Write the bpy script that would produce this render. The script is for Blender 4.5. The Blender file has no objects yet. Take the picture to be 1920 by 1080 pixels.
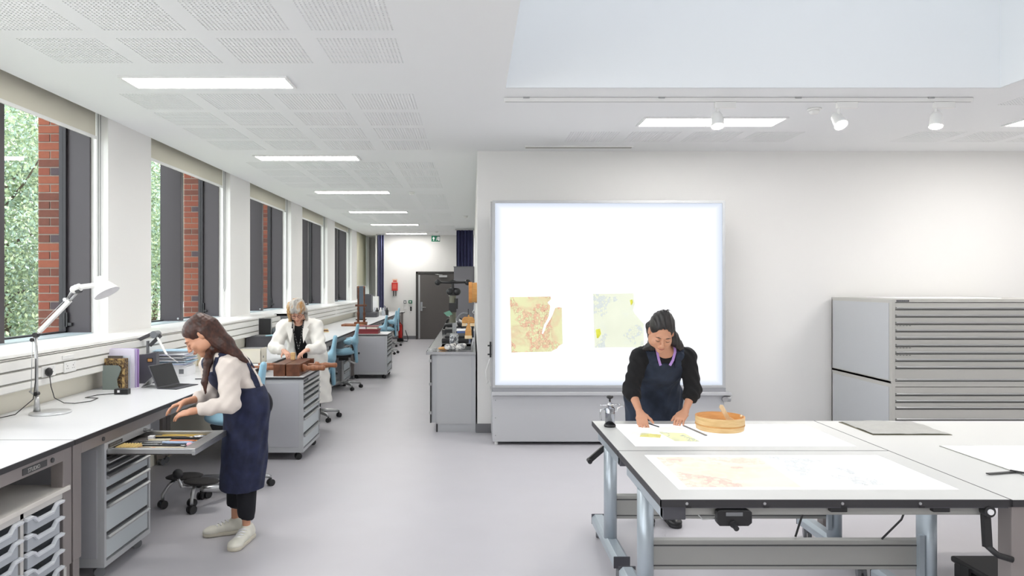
import bpy, math, random
import numpy as np
from mathutils import Vector, Matrix
random.seed(7); rng = np.random.default_rng(7)
SC = bpy.context.scene; COL = SC.collection
V = Vector; PI = math.pi

# ------------------------------------------------------------------ camera, sky, exposure
cam_d = bpy.data.cameras.new('camera'); cam = bpy.data.objects.new('camera', cam_d); COL.objects.link(cam)
cam_d.sensor_width = 36; cam_d.lens = 36*1335/1920
cam_d.shift_x = (960-886)/1920; cam_d.shift_y = (533-540)/1920
cam_d.clip_start = 0.05; cam_d.clip_end = 300
cam.location = (0, 0, 1.65); cam.rotation_euler = (PI/2, 0, 0)
SC.camera = cam
SC.view_settings.view_transform = 'Standard'; SC.view_settings.look = 'None'
SC.view_settings.gamma = 1; SC.view_settings.use_curve_mapping = False
SC.view_settings.exposure = 0.84
W = bpy.data.worlds.new('sky'); SC.world = W; W.use_nodes = True
bg = W.node_tree.nodes['Background']; bg.inputs[0].default_value = (0.94, 0.96, 1.0, 1); bg.inputs[1].default_value = 3.0
PANEL_E = 17.0        # ceiling light diffusers
SCREEN_E = 0.66      # wall light box
TABLE_E = 0.72        # light tables
SPOT_W = 22

# ------------------------------------------------------------------ materials
MATS = {}
def srgb(c):
    return tuple(((v/255)/12.92 if v/255 <= .04045 else ((v/255+.055)/1.055)**2.4) for v in c) + (1,)
def mat(name, rgb=(200,200,200), rough=.5, metal=0, spec=.5, noise=0, nscale=8, bump=0, bscale=60, emit=0, trans=0, coat=0, sheen=0):
    if name in MATS: return MATS[name]
    m = bpy.data.materials.new(name); m.use_nodes = True; nt = m.node_tree; N = nt.nodes; L = nt.links
    b = N['Principled BSDF']; c = srgb(rgb)
    b.inputs['Base Color'].default_value = c; b.inputs['Roughness'].default_value = rough
    b.inputs['Metallic'].default_value = metal; b.inputs['Specular IOR Level'].default_value = spec
    if coat: b.inputs['Coat Weight'].default_value = coat
    if sheen: b.inputs['Sheen Weight'].default_value = sheen
    if trans: b.inputs['Transmission Weight'].default_value = trans
    if emit:
        b.inputs['Emission Color'].default_value = c; b.inputs['Emission Strength'].default_value = emit
    tc = N.new('ShaderNodeTexCoord')
    if noise:
        n = N.new('ShaderNodeTexNoise'); n.inputs['Scale'].default_value = nscale; n.inputs['Detail'].default_value = 4
        L.new(tc.outputs['Object'], n.inputs['Vector'])
        mx = N.new('ShaderNodeMix'); mx.data_type = 'RGBA'
        mx.inputs[6].default_value = tuple(max(0, v*(1-noise)) for v in c[:3])+(1,)
        mx.inputs[7].default_value = tuple(min(1, v*(1+noise)) for v in c[:3])+(1,)
        L.new(n.outputs['Fac'], mx.inputs[0]); L.new(mx.outputs[2], b.inputs['Base Color'])
    if bump:
        n2 = N.new('ShaderNodeTexNoise'); n2.inputs['Scale'].default_value = bscale; n2.inputs['Detail'].default_value = 3
        L.new(tc.outputs['Object'], n2.inputs['Vector'])
        bp = N.new('ShaderNodeBump'); bp.inputs['Strength'].default_value = bump; bp.inputs['Distance'].default_value = .004
        L.new(n2.outputs['Fac'], bp.inputs['Height']); L.new(bp.outputs[0], b.inputs['Normal'])
    MATS[name] = m; return m
def ramp_mat(name, stops, scale=(1,1,1), rough=.6, nscale=6, detail=5, kind='noise', bump=.2, metal=0, distort=0):
    """base colour from a stretched noise through a colour ramp (wood grain, hair, cloth)"""
    if name in MATS: return MATS[name]
    m = bpy.data.materials.new(name); m.use_nodes = True; nt = m.node_tree; N = nt.nodes; L = nt.links
    b = N['Principled BSDF']; b.inputs['Roughness'].default_value = rough; b.inputs['Metallic'].default_value = metal
    tc = N.new('ShaderNodeTexCoord'); mp = N.new('ShaderNodeMapping'); mp.inputs['Scale'].default_value = scale
    L.new(tc.outputs['Object'], mp.inputs[0])
    n = N.new('ShaderNodeTexNoise'); n.inputs['Scale'].default_value = nscale; n.inputs['Detail'].default_value = detail
    n.inputs['Distortion'].default_value = distort
    L.new(mp.outputs[0], n.inputs['Vector'])
    r = N.new('ShaderNodeValToRGB'); els = r.color_ramp.elements
    while len(els) < len(stops): els.new(.5)
    for e, (p, c) in zip(els, stops): e.position = p; e.color = srgb(c)
    L.new(n.outputs['Fac'], r.inputs[0]); L.new(r.outputs[0], b.inputs['Base Color'])
    if bump:
        bp = N.new('ShaderNodeBump'); bp.inputs['Strength'].default_value = bump; bp.inputs['Distance'].default_value = .004
        L.new(n.outputs['Fac'], bp.inputs['Height']); L.new(bp.outputs[0], b.inputs['Normal'])
    MATS[name] = m; return m
def glass_mat(name, tint=(240,242,242), refl=1.0):
    m = bpy.data.materials.new(name); m.use_nodes = True; nt = m.node_tree; N = nt.nodes; L = nt.links
    N.remove(N['Principled BSDF']); out = N['Material Output']
    t = N.new('ShaderNodeBsdfTransparent'); t.inputs[0].default_value = srgb(tint)
    g = N.new('ShaderNodeBsdfGlossy'); g.inputs['Roughness'].default_value = .02
    fr = N.new('ShaderNodeFresnel'); fr.inputs[0].default_value = 1.5
    ge = N.new('ShaderNodeNewGeometry'); sb = N.new('ShaderNodeMath'); sb.operation = 'SUBTRACT'; sb.inputs[0].default_value = 1; L.new(ge.outputs['Backfacing'], sb.inputs[1])
    mu = N.new('ShaderNodeMath'); mu.operation = 'MULTIPLY'; L.new(fr.outputs[0], mu.inputs[0]); L.new(sb.outputs[0], mu.inputs[1])
    mx = N.new('ShaderNodeMixShader'); L.new(mu.outputs[0], mx.inputs[0]); L.new(t.outputs[0], mx.inputs[1]); L.new(g.outputs[0], mx.inputs[2])
    L.new(mx.outputs[0], out.inputs[0]); MATS[name] = m; return m
def emit_mat(name, rgb, s):
    m = bpy.data.materials.new(name); m.use_nodes = True; nt = m.node_tree; N = nt.nodes
    N.remove(N['Principled BSDF']); e = N.new('ShaderNodeEmission'); e.inputs[0].default_value = srgb(rgb); e.inputs[1].default_value = s
    nt.links.new(e.outputs[0], N['Material Output'].inputs[0]); MATS[name] = m; return m
def screen_mat(name, s):
    """light box diffuser: falls off a little towards its edge, as the tubes behind it do"""
    m = bpy.data.materials.new(name); m.use_nodes = True; nt = m.node_tree; N = nt.nodes; L = nt.links
    N.remove(N['Principled BSDF']); e = N.new('ShaderNodeEmission'); out = N['Material Output']
    tc = N.new('ShaderNodeTexCoord'); sp = N.new('ShaderNodeSeparateXYZ'); L.new(tc.outputs['Generated'], sp.inputs[0])
    def math_(op, a, b=None):
        q = N.new('ShaderNodeMath'); q.operation = op
        for i, x in enumerate((a, b)):
            if x is None: continue
            if isinstance(x, (int, float)): q.inputs[i].default_value = x
            else: L.new(x, q.inputs[i])
        return q.outputs[0]
    ex = math_('MINIMUM', sp.outputs[0], math_('SUBTRACT', 1, sp.outputs[0]))
    ez = math_('MINIMUM', sp.outputs[2], math_('SUBTRACT', 1, sp.outputs[2]))
    d = math_('MINIMUM', math_('MULTIPLY', math_('MINIMUM', ex, ez), 24), 1.0)
    st = math_('MULTIPLY_ADD', d, s*.2); st.node.inputs[2].default_value = s*.8
    mix = N.new('ShaderNodeMix'); mix.data_type = 'RGBA'; mix.inputs[6].default_value = srgb((226,236,252)); mix.inputs[7].default_value = srgb((250,251,255))
    L.new(d, mix.inputs[0]); L.new(mix.outputs[2], e.inputs[0]); L.new(st, e.inputs[1]); L.new(e.outputs[0], out.inputs[0])
    MATS[name] = m; return m

M_wall = mat('wall_paint', (236,235,233), .75, bump=.02, bscale=200)
M_ceil = mat('ceiling_paint', (240,241,242), .8)
M_void = mat('ceiling_void', (118,120,124), .9)
M_floor = mat('vinyl_floor', (190,188,193), .40, spec=.4, noise=.035, nscale=3.5, bump=.03, bscale=300)
M_base = mat('baseboard_grey', (118,118,122), .6)
M_white = mat('white_gloss', (240,240,238), .3)
M_trunk = mat('trunking_plastic', (240,239,235), .38)
M_cream = mat('cream_panel', (232,228,214), .6)
M_dark = mat('dark_frame', (66,61,65), .45)
M_black = mat('black_frame', (38,36,40), .5)
M_sill = mat('grey_sill', (176,190,196), .35)
M_glass = glass_mat('window_glass')
M_blind = mat('blind_fabric', (220,216,200), .85, bump=.15, bscale=500)
M_top = mat('worktop_laminate', (220,221,223), .32, noise=.01)
M_edge = mat('worktop_edge', (52,51,54), .5)
M_bframe = mat('bench_frame', (150,143,141), .38, metal=.35)
M_cab = mat('cabinet_grey', (188,190,193), .38, metal=.12)
M_cabside = mat('cabinet_side', (184,185,191), .4, metal=.1)
M_draw = mat('drawer_front', (198,206,210), .35, metal=.1)
M_alu = mat('aluminium', (186,187,188), .3, metal=.75)
M_slot = mat('slot_dark', (70,70,72), .6)
M_chest = mat('chest_grey', (192,191,186), .34, metal=.15)
M_chestside = mat('chest_side', (194,197,200), .35, metal=.12)
M_rub = mat('black_rubber', (38,38,40), .55)
M_bplast = mat('black_plastic', (34,34,36), .4)
M_dplast = mat('dark_grey_plastic', (84,84,90), .45)
M_gplast = mat('castor_grey', (120,122,126), .45)
M_chrome = mat('chrome', (215,216,220), .12, metal=1)
M_steel = mat('stainless', (180,182,184), .22, metal=.9)
M_blue = mat('chair_blue', (140,184,205), .85, sheen=.3, bump=.1, bscale=300)
M_tray = mat('tray_plastic', (214,220,228), .25, trans=.35)
M_carc = mat('tray_carcass', (205,203,200), .5)
M_paper = mat('paper_white', (242,242,244), .7)
M_navy = ramp_mat('denim_navy', [(.3,(30,38,52)),(.7,(46,56,74))], (1,1,1), .9, 14, 6, bump=.12)
M_navyL = ramp_mat('apron_navy', [(.3,(30,34,56)),(.7,(44,50,80))], (1,1,1), .9, 14, 6, bump=.12)
M_shirt = mat('shirt_white', (222,212,204), .85, bump=.12, bscale=30)
M_coat = mat('coat_white', (238,236,230), .85, bump=.12, bscale=25)
M_knit = mat('black_knit', (22,22,24), .95, bump=.25, bscale=180)
M_trous = mat('black_trousers', (20,21,28), .9)
M_skin = mat('skin', (206,152,122), .5, noise=.05, nscale=20)
M_skinp = mat('skin_pale', (214,164,140), .5, noise=.06, nscale=20)
M_lip = mat('lips', (176,104,92), .45)
M_curt = ramp_mat('curtain_navy', [(.3,(46,48,82)),(.7,(66,68,104))], (1,1,.1), .9, 9)
M_curtl = ramp_mat('curtain_blue', [(.3,(84,86,122)),(.7,(104,106,140))], (1,1,.1), .9, 9)
M_red = mat('red_paint', (206,44,38), .4)
M_green = mat('exit_green', (28,112,84), .5)
M_door = mat('door_grey', (92,88,86), .5)
M_dframe = mat('door_frame', (60,58,57), .5)
M_wood = ramp_mat('pale_wood', [(.3,(206,166,108)),(.7,(228,196,142))], (2,2,14), .5, 5)
M_woodin = ramp_mat('orange_wood', [(.3,(196,128,58)),(.7,(220,156,84))], (2,2,14), .45, 5)
M_spoon = ramp_mat('spoon_wood', [(.3,(226,200,156)),(.7,(240,220,184))], (10,2,2), .5, 5)
M_dwood = ramp_mat('dark_wood', [(.3,(78,44,28)),(.7,(116,70,46))], (3,14,3), .4, 5)
M_mwood = ramp_mat('mid_wood', [(.3,(128,78,50)),(.7,(160,104,70))], (12,3,3), .4, 5)
M_beech = ramp_mat('hanging_wood', [(.3,(196,140,74)),(.7,(214,162,96))], (3,3,14), .5, 5)

# ------------------------------------------------------------------ mesh builder
class MB:
    def __init__(s): s.v = []; s.f = []; s.sm = []
    def _add(s, vs, fs, smooth=False, M=None):
        o = len(s.v)
        for p in vs:
            p = V(p)
            s.v.append(tuple(M @ p) if M else tuple(p))
        for f in fs: s.f.append(tuple(i+o for i in f)); s.sm.append(smooth)
        return s
    def box(s, x0, x1, y0, y1, z0, z1, M=None):
        x0, x1 = sorted((x0, x1)); y0, y1 = sorted((y0, y1)); z0, z1 = sorted((z0, z1))
        vs = [(x0,y0,z0),(x1,y0,z0),(x1,y1,z0),(x0,y1,z0),(x0,y0,z1),(x1,y0,z1),(x1,y1,z1),(x0,y1,z1)]
        return s._add(vs, [(0,3,2,1),(4,5,6,7),(0,1,5,4),(1,2,6,5),(2,3,7,6),(3,0,4,7)], False, M)
    def bar(s, a, b, w, h, up=(0,0,1)):
        a, b = V(a), V(b); d = (b-a); l = d.length; d.normalize(); side = d.cross(V(up))
        if side.length < 1e-5: side = d.cross(V((0,1,0)))
        side.normalize(); u = side.cross(d)
        M = Matrix((side, d, u)).transposed().to_4x4(); M.translation = a
        return s.box(-w/2, w/2, 0, l, -h/2, h/2, M)
    def cyl(s, a, b, r1, r2=None, n=16, caps=True):
        r2 = r1 if r2 is None else r2
        a, b = V(a), V(b); d = (b-a).normalized(); t = V((0,0,1)) if abs(d.z) < .9 else V((1,0,0))
        u = d.cross(t).normalized(); w = d.cross(u)
        ra = [a+(u*math.cos(2*PI*i/n)+w*math.sin(2*PI*i/n))*r1 for i in range(n)]
        rb = [b+(u*math.cos(2*PI*i/n)+w*math.sin(2*PI*i/n))*r2 for i in range(n)]
        s._add(ra+rb, [(i, i+n, (i+1)%n+n, (i+1)%n) for i in range(n)], True)
        if caps:
            s._add(ra, [tuple(range(n))]); s._add(rb, [tuple(reversed(range(n)))])
        return s
    def tube(s, pts, r, n=8, caps=True):
        pts = [V(p) for p in pts]; rs = r if isinstance(r, (list, tuple)) else [r]*len(pts)
        prev = None; rings = []
        for i, p in enumerate(pts):
            d = (pts[min(i+1, len(pts)-1)]-pts[max(i-1, 0)]).normalized()
            if prev is None:
                t = V((0,0,1)) if abs(d.z) < .9 else V((1,0,0)); u = d.cross(t).normalized()
            else: u = (prev-d*prev.dot(d)).normalized()
            prev = u; w = d.cross(u)
            rings.append([p+(u*math.cos(2*PI*k/n)+w*math.sin(2*PI*k/n))*rs[i] for k in range(n)])
        vs = [q for rg in rings for q in rg]
        fs = [(i*n+k, (i+1)*n+k, (i+1)*n+(k+1)%n, i*n+(k+1)%n) for i in range(len(pts)-1) for k in range(n)]
        if caps: fs += [tuple(range(n)), tuple(reversed(range((len(pts)-1)*n, len(pts)*n)))]
        return s._add(vs, fs, True)
    def lathe(s, prof, o=(0,0,0), n=24, axis='z', smooth=True, M=None, caps=True):
        vs = []; o = V(o)
        for r, z in prof:
            for k in range(n):
                c, q = math.cos(2*PI*k/n)*r, math.sin(2*PI*k/n)*r
                vs.append(o+V({'z':(c,q,z),'x':(z,c,q),'y':(q,z,c)}[axis]))
        m = len(prof)
        fs = [(i*n+k, i*n+(k+1)%n, (i+1)*n+(k+1)%n, (i+1)*n+k) for i in range(m-1) for k in range(n)]
        if caps and prof[0][0] > 1e-6: fs.append(tuple(reversed(range(n))))
        if caps and prof[-1][0] > 1e-6: fs.append(tuple(range((m-1)*n, m*n)))
        return s._add(vs, fs, smooth, M)
    def prism(s, poly, a0, a1, plane='xy', M=None):
        """extrude a polygon: plane xy -> along z, xz -> along y, yz -> along x"""
        f = {'xy': lambda p, a: (p[0], p[1], a), 'xz': lambda p, a: (p[0], a, p[1]), 'yz': lambda p, a: (a, p[0], p[1])}[plane]
        n = len(poly); vs = [f(p, a0) for p in poly]+[f(p, a1) for p in poly]
        return s._add(vs, [tuple(range(n)), tuple(reversed(range(n, 2*n)))]+[(i, i+n, (i+1)%n+n, (i+1)%n) for i in range(n)], False, M)
    def ball(s, c, r, n=14, sc=(1,1,1)):
        c = V(c); vs = [c+V((0,0,r*sc[2]))]; m = n//2
        for i in range(1, m):
            for k in range(n):
                a, b = PI*i/m, 2*PI*k/n
                vs.append(c+V((r*sc[0]*math.sin(a)*math.cos(b), r*sc[1]*math.sin(a)*math.sin(b), r*sc[2]*math.cos(a))))
        vs.append(c-V((0,0,r*sc[2]))); L = len(vs)-1
        fs = [(0, 1+k, 1+(k+1)%n) for k in range(n)]
        fs += [(1+(i)*n+k, 1+(i+1)*n+k, 1+(i+1)*n+(k+1)%n, 1+i*n+(k+1)%n) for i in range(m-2) for k in range(n)]
        fs += [(L, 1+(m-2)*n+(k+1)%n, 1+(m-2)*n+k) for k in range(n)]
        return s._add(vs, fs, True)
def root_of(o):
    while o.parent: o = o.parent
    return o
def part(name, mb, m, parent=None, bevel=0, label=None, kind=None):
    me = bpy.data.meshes.new(name)
    off = root_of(parent).location if parent else V((0,0,0))
    if isinstance(mb, MB):
        me.from_pydata([tuple(V(p)-off) for p in mb.v], [], mb.f)
        me.polygons.foreach_set('use_smooth', mb.sm)
        import bmesh as _b
        bm = _b.new(); bm.from_mesh(me); _b.ops.recalc_face_normals(bm, faces=bm.faces); bm.to_mesh(me); bm.free()
    else:
        np_mesh(me, mb[0]-np.array(off), mb[1])
    me.materials.append(m)
    o = bpy.data.objects.new(name, me); COL.objects.link(o)
    if parent: o.parent = parent
    if bevel:
        b = o.modifiers.new('bevel', 'BEVEL'); b.width = bevel; b.segments = 2; b.limit_method = 'ANGLE'
    if label: o['label'] = label
    if kind: o['kind'] = kind
    return o
def np_mesh(me, v, q, smooth=True):
    nq, k = q.shape
    me.vertices.add(len(v)); me.vertices.foreach_set('co', np.asarray(v, np.float32).ravel())
    me.loops.add(nq*k); me.loops.foreach_set('vertex_index', np.asarray(q, np.int32).ravel())
    me.polygons.add(nq); me.polygons.foreach_set('loop_start', np.arange(0, nq*k, k, dtype=np.int32))
    me.update(calc_edges=True); me.polygons.foreach_set('use_smooth', [smooth]*nq)
def tag(o, label, cat, group=None, kind=None):
    o['label'] = label; o['category'] = cat
    if group: o['group'] = group
    if kind: o['kind'] = kind
    return o
def thing(name, loc, label, cat, group=None):
    o = bpy.data.objects.new(name, None); COL.objects.link(o); o.location = loc; o.empty_display_size = .1
    return tag(o, label, cat, group)
def solo(name, mb, m, label, cat, group=None, bevel=0, kind=None):
    return tag(part(name, mb, m, None, bevel), label, cat, group, kind)
def struct(name, mb, m, parent=None, bevel=0):
    o = part(name, mb, m, parent, bevel)
    if not parent: o['kind'] = 'structure'
    return o
def dup(root, loc=None, rotz=None, label=None, group=None):
    r = root.copy(); COL.objects.link(r)
    if loc is not None: r.location = loc
    if rotz is not None: r.rotation_euler = (0, 0, rotz)
    if label: r['label'] = label
    if group: r['group'] = group
    for ch in list(root.children):
        c = ch.copy(); COL.objects.link(c); c.parent = r
        for g in list(ch.children):
            d = g.copy(); COL.objects.link(d); d.parent = c
    return r
def at(px, py, Y): return V(((px-886)/1335*Y, Y, 1.65-(py-533)/1335*Y))
def on(px, py, z):                       # the point seen at a pixel on a horizontal plane
    Y = (1.65-z)*1335/(py-533); return V(((px-886)/1335*Y, Y, z))
def text_part(name, s, size, M, m, parent, depth=.0008, align='LEFT'):
    cu = bpy.data.curves.new(name, 'FONT'); cu.body = s; cu.size = size; cu.extrude = depth; cu.align_x = align; cu.resolution_u = 3
    t = bpy.data.objects.new(name, cu); COL.objects.link(t)
    me = bpy.data.meshes.new_from_object(t); bpy.data.objects.remove(t)
    off = root_of(parent).location if parent else V((0,0,0))
    for v in me.vertices: v.co = (M @ v.co)-off
    me.name = name; me.materials.clear(); me.materials.append(m)
    o = bpy.data.objects.new(name, me); COL.objects.link(o); o.parent = parent
    return o
MX_NEG_Y = Matrix.Rotation(PI/2, 4, 'X')                                  # text readable from -Y
MX_POS_X = Matrix.Rotation(PI/2, 4, 'Z') @ Matrix.Rotation(PI/2, 4, 'X')  # text readable from +X

# ------------------------------------------------------------------ signed distance modelling (people, cushions, cloth)
class Field:
    def __init__(s, lo, hi, vox):
        s.lo = np.array(lo, float); s.h = vox
        s.n = np.ceil((np.array(hi)-s.lo)/vox).astype(int)+1
        s.D = np.full(s.n, .12, np.float32)
    def win(s, lo, hi):
        a = np.clip(np.floor((np.array(lo)-s.lo)/s.h).astype(int), 0, s.n); b = np.clip(np.ceil((np.array(hi)-s.lo)/s.h).astype(int)+1, 0, s.n)
        if (b <= a).any(): return None
        ax = [(s.lo[i]+s.h*np.arange(a[i], b[i])).astype(np.float32) for i in range(3)]
        return (slice(a[0], b[0]), slice(a[1], b[1]), slice(a[2], b[2])), np.meshgrid(*ax, indexing='ij', sparse=True)
    def op(s, fn, lo, hi, k=.01, mode='add', pad=.03):
        w = s.win(np.array(lo)-pad-k, np.array(hi)+pad+k)
        if w is None: return
        sl, (x, y, z) = w; d2 = fn(x, y, z); d1 = s.D[sl]
        if mode == 'add':
            h = np.clip(.5+.5*(d1-d2)/k, 0, 1); s.D[sl] = d1*(1-h)+d2*h-k*h*(1-h)
        else:
            h = np.clip(.5-.5*(d1+d2)/k, 0, 1); s.D[sl] = d1*(1-h)-d2*h+k*h*(1-h)
    def cap(s, a, b, r1, r2, k=.01, mode='add'):
        a = np.array(a, float); b = np.array(b, float); ba = b-a; L2 = max(ba@ba, 1e-9); R = max(r1, r2)
        def fn(x, y, z):
            h = np.clip(((x-a[0])*ba[0]+(y-a[1])*ba[1]+(z-a[2])*ba[2])/L2, 0, 1)
            return np.sqrt((x-a[0]-h*ba[0])**2+(y-a[1]-h*ba[1])**2+(z-a[2]-h*ba[2])**2)-(r1+(r2-r1)*h)
        s.op(fn, np.minimum(a, b)-R, np.maximum(a, b)+R, k, mode)
    def ecap(s, a, b, ra, rb, side, k=.02, mode='add'):
        """elliptic tapered capsule, ra / rb = (half width along side, half depth)"""
        a = np.array(a, float); b = np.array(b, float); ax = b-a; L = np.linalg.norm(ax); w = ax/L
        u = np.array(side, float); u = u-w*(u@w); u /= np.linalg.norm(u); v = np.cross(w, u); R = max(*ra, *rb)
        def fn(x, y, z):
            X, Y, Z = x-a[0], y-a[1], z-a[2]
            t = X*w[0]+Y*w[1]+Z*w[2]; h = np.clip(t/L, 0, 1); e = t-h*L
            pu = X*u[0]+Y*u[1]+Z*u[2]; pv = X*v[0]+Y*v[1]+Z*v[2]
            su = ra[0]+(rb[0]-ra[0])*h; sv = ra[1]+(rb[1]-ra[1])*h; m = np.minimum(su, sv)
            q = np.sqrt((pu/su)**2+(pv/sv)**2+(e/m)**2)
            return (q-1)*m
        s.op(fn, np.minimum(a, b)-R, np.maximum(a, b)+R, k, mode)
    def ell(s, c, r, R=np.eye(3), k=.01, mode='add'):
        c = np.array(c, float); r = np.array(r, float); R = np.array(R)
        def fn(x, y, z):
            X, Y, Z = x-c[0], y-c[1], z-c[2]
            q = sum(((X*R[0][i]+Y*R[1][i]+Z*R[2][i])/r[i])**2 for i in range(3))
            q = np.sqrt(q); return (q-1)*r.min()*.5+(q-1)*.5*r.mean()
        s.op(fn, c-r.max(), c+r.max(), k, mode)
    def cut(s, fn, k=.004):
        x, y, z = s.win(s.lo, s.lo+s.h*(s.n-1))[1]
        s.D = np.maximum(s.D, fn(x, y, z)).astype(np.float32)
    def fold(s, fn):
        x, y, z = s.win(s.lo, s.lo+s.h*(s.n-1))[1]; s.D = (s.D+fn(x, y, z)).astype(np.float32)
    def mesh(s):
        D = s.D.copy()
        for i in range(3):
            sl = [slice(None)]*3
            for e in (0, -1): sl[i] = e; D[tuple(sl)] = .1
        I = D < 0; c = np.zeros(np.array(D.shape)-1, np.int8)
        for a in (0, 1):
            for b in (0, 1):
                for d in (0, 1): c += I[a:I.shape[0]-1+a, b:I.shape[1]-1+b, d:I.shape[2]-1+d]
        act = np.argwhere((c > 0) & (c < 8)); idx = np.full(c.shape, -1, np.int32); idx[tuple(act.T)] = np.arange(len(act))
        P = np.zeros((len(act), 3)); cnt = np.zeros(len(act))
        cor = [(a, b, d) for a in (0, 1) for b in (0, 1) for d in (0, 1)]
        val = {q: D[act[:,0]+q[0], act[:,1]+q[1], act[:,2]+q[2]] for q in cor}
        for q in cor:
            for ax in range(3):
                if q[ax]: continue
                r = list(q); r[ax] = 1; r = tuple(r); va, vb = val[q], val[r]; m = (va < 0) != (vb < 0)
                t = np.where(m, va/np.where(m, va-vb, 1), 0)
                p = np.tile(np.array(q, float), (len(act), 1)); p[:, ax] += t
                P[m] += p[m]; cnt[m] += 1
        P = (act+P/cnt[:, None])*s.h+s.lo; F = []
        for ax in range(3):
            o1, o2 = [(1, 2), (2, 0), (0, 1)][ax]
            A = np.take(I, range(I.shape[ax]-1), ax); B = np.take(I, range(1, I.shape[ax]), ax)
            e = np.argwhere(A != B); e = e[(e[:, o1] > 0) & (e[:, o2] > 0) & (e[:, o1] < c.shape[o1]) & (e[:, o2] < c.shape[o2])]
            def g(d1, d2):
                t = e.copy(); t[:, o1] -= d1; t[:, o2] -= d2; return idx[tuple(t.T)]
            q = np.stack([g(1,1), g(0,1), g(0,0), g(1,0)], 1); flip = ~A[tuple(e.T)]
            q[flip] = q[flip][:, ::-1]; F.append(q)
        F = np.concatenate(F); F = F[(F >= 0).all(1)]
        return P, F
# ------------------------------------------------------------------ the room
CZ = 3.13; WX = -3.25; FY = 21.4; PY = 7.92; RX = 7.2; BY = -3.0; PXE = 0.053
struct('floor', MB().box(-3.3, RX+.2, BY-.2, 23.2, -.12, 0), M_floor)
# perforated ceiling panels: real holes, one shared mesh
PW = .493; NH = 20
def perf_mesh():
    p = PW/NH; hs = p*.215; vs = []; fs = []; sm = []
    mb = MB()
    xs = []
    for i in range(NH): xs += [i*p+p/2-hs, i*p+p/2+hs]
    xs = [0]+xs+[PW]; n = len(xs)
    for z in (0, .012):
        for y in xs:
            for x in xs: mb.v.append((x, y, z))
    for j in range(n-1):
        for i in range(n-1):
            if i % 2 == 1 and j % 2 == 1:
                a, b, c, d = j*n+i, j*n+i+1, (j+1)*n+i+1, (j+1)*n+i; o = n*n
                for q in ((a, b, b+o, a+o), (b, c, c+o, b+o), (c, d, d+o, c+o), (d, a, a+o, d+o)): mb.f.append(q); mb.sm.append(False)
            else:
                a = j*n+i; mb.f.append((a, a+n, a+n+1, a+1)); mb.sm.append(False)
    return mb
COLX = [-2.756+.603*k for k in range(4)]
rows = [3.66, 4.277]
for k in range(5): rows += [5.53+3.1*k+.607*j for j in range(4)]
panels = [(x, y) for y in rows for x in COLX]
panels += [(x, 6.91) for x in (.948, 1.548, 2.148, 2.748)]
panels += [(4.325+.6*k, y) for k in range(4) for y in (5.39, 6.91)]
SKY = (.25, 3.98, 1.6, 5.37)
xs = sorted({-3.25, RX, SKY[0], SKY[1]} | {x for x, _ in panels} | {x+PW for x, _ in panels})
ys = sorted({BY, FY, 23.0, SKY[2], SKY[3]} | {y for _, y in panels} | {y+PW for _, y in panels})
cm = MB()
pset = [(round(x, 4), round(y, 4)) for x, y in panels]
def covered(x, y):
    if SKY[0] < x < SKY[1] and SKY[2] < y < SKY[3]: return True
    return any(a < x < a+PW and b < y < b+PW for a, b in panels)
for j in range(len(ys)-1):
    run = None
    for i in range(len(xs)):
        ok = i < len(xs)-1 and not covered((xs[i]+xs[i+1])/2, (ys[j]+ys[j+1])/2)
        if ok and run is None: run = xs[i]
        if not ok and run is not None:
            e = xs[i]
            cm._add([(run, ys[j], CZ), (e, ys[j], CZ), (e, ys[j+1], CZ), (run, ys[j+1], CZ)], [(0, 3, 2, 1)]); run = None
ceil = struct('ceiling', cm, M_ceil)
v = MB(); zt = CZ+.05
for a in ((-3.6, SKY[0]-.02, BY, 23.3), (SKY[1]+.02, RX+.3, BY, 23.3), (SKY[0]-.02, SKY[1]+.02, BY, SKY[2]-.02), (SKY[0]-.02, SKY[1]+.02, SKY[3]+.02, 23.3)):
    v.box(*a, zt, zt+.3) if a[0] > -3.5 else v.box(-3.25, a[1], a[2], a[3], zt, zt+.3)
part('ceiling_void_board', v, M_void, ceil)
pm = perf_mesh(); pan0 = None
for x, y in panels:
    if pan0 is None: pan0 = part('ceiling_panel', pm, M_ceil, ceil); pan0.location = (x, y, CZ)
    else:
        o = pan0.copy(); COL.objects.link(o); o.location = (x, y, CZ)
# skylight well
w = MB(); x0, x1, y0, y1 = SKY; zt = 4.75; t = .14
cz_ = CZ+.002; w.box(x0-t, x0, y0-t, y1+t, cz_, zt); w.box(x1, x1+t, y0-t, y1+t, cz_, zt); w.box(x0, x1, y0-t, y0, cz_, zt); w.box(x0, x1, y1, y1+t, cz_, zt)
well = struct('skylight_well', w, mat('well_paint', (240, 242, 243), .8))
well['kind'] = 'structure'
bars = MB()
for k in range(5):
    xx = x0+(x1-x0)*k/4; bars.box(xx-.03, xx+.03, y0, y1, zt, zt+.08)
bars.box(x0, x1, y0-.05, y0+.03, zt, zt+.08); bars.box(x0, x1, y1-.03, y1+.05, zt, zt+.08)
part('rooflight_frame', bars, M_white, well)
gl = MATS.get('rooflight_glass') or glass_mat('rooflight_glass', (186, 188, 190))
for k in range(4):
    a, b = x0+(x1-x0)*k/4+.03, x0+(x1-x0)*(k+1)/4-.03; part('rooflight_pane', MB().box(a, b, y0+.03, y1-.03, zt+.03, zt+.036), gl, well)
# walls
w = MB()
for k in range(-3, 7):                                 # piers between windows
    a = 3.15+3.2*k+.0; w.box(-3.66, WX, a+3.2-.0, a+4.05, 1.2, 3.35) if k < 6 else None
w.box(-3.66, WX, BY, 23.2, 0, 1.2); w.box(-3.66, WX, BY, 23.2, 3.3, 3.6)
struct('wall_left', w, M_wall)
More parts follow.
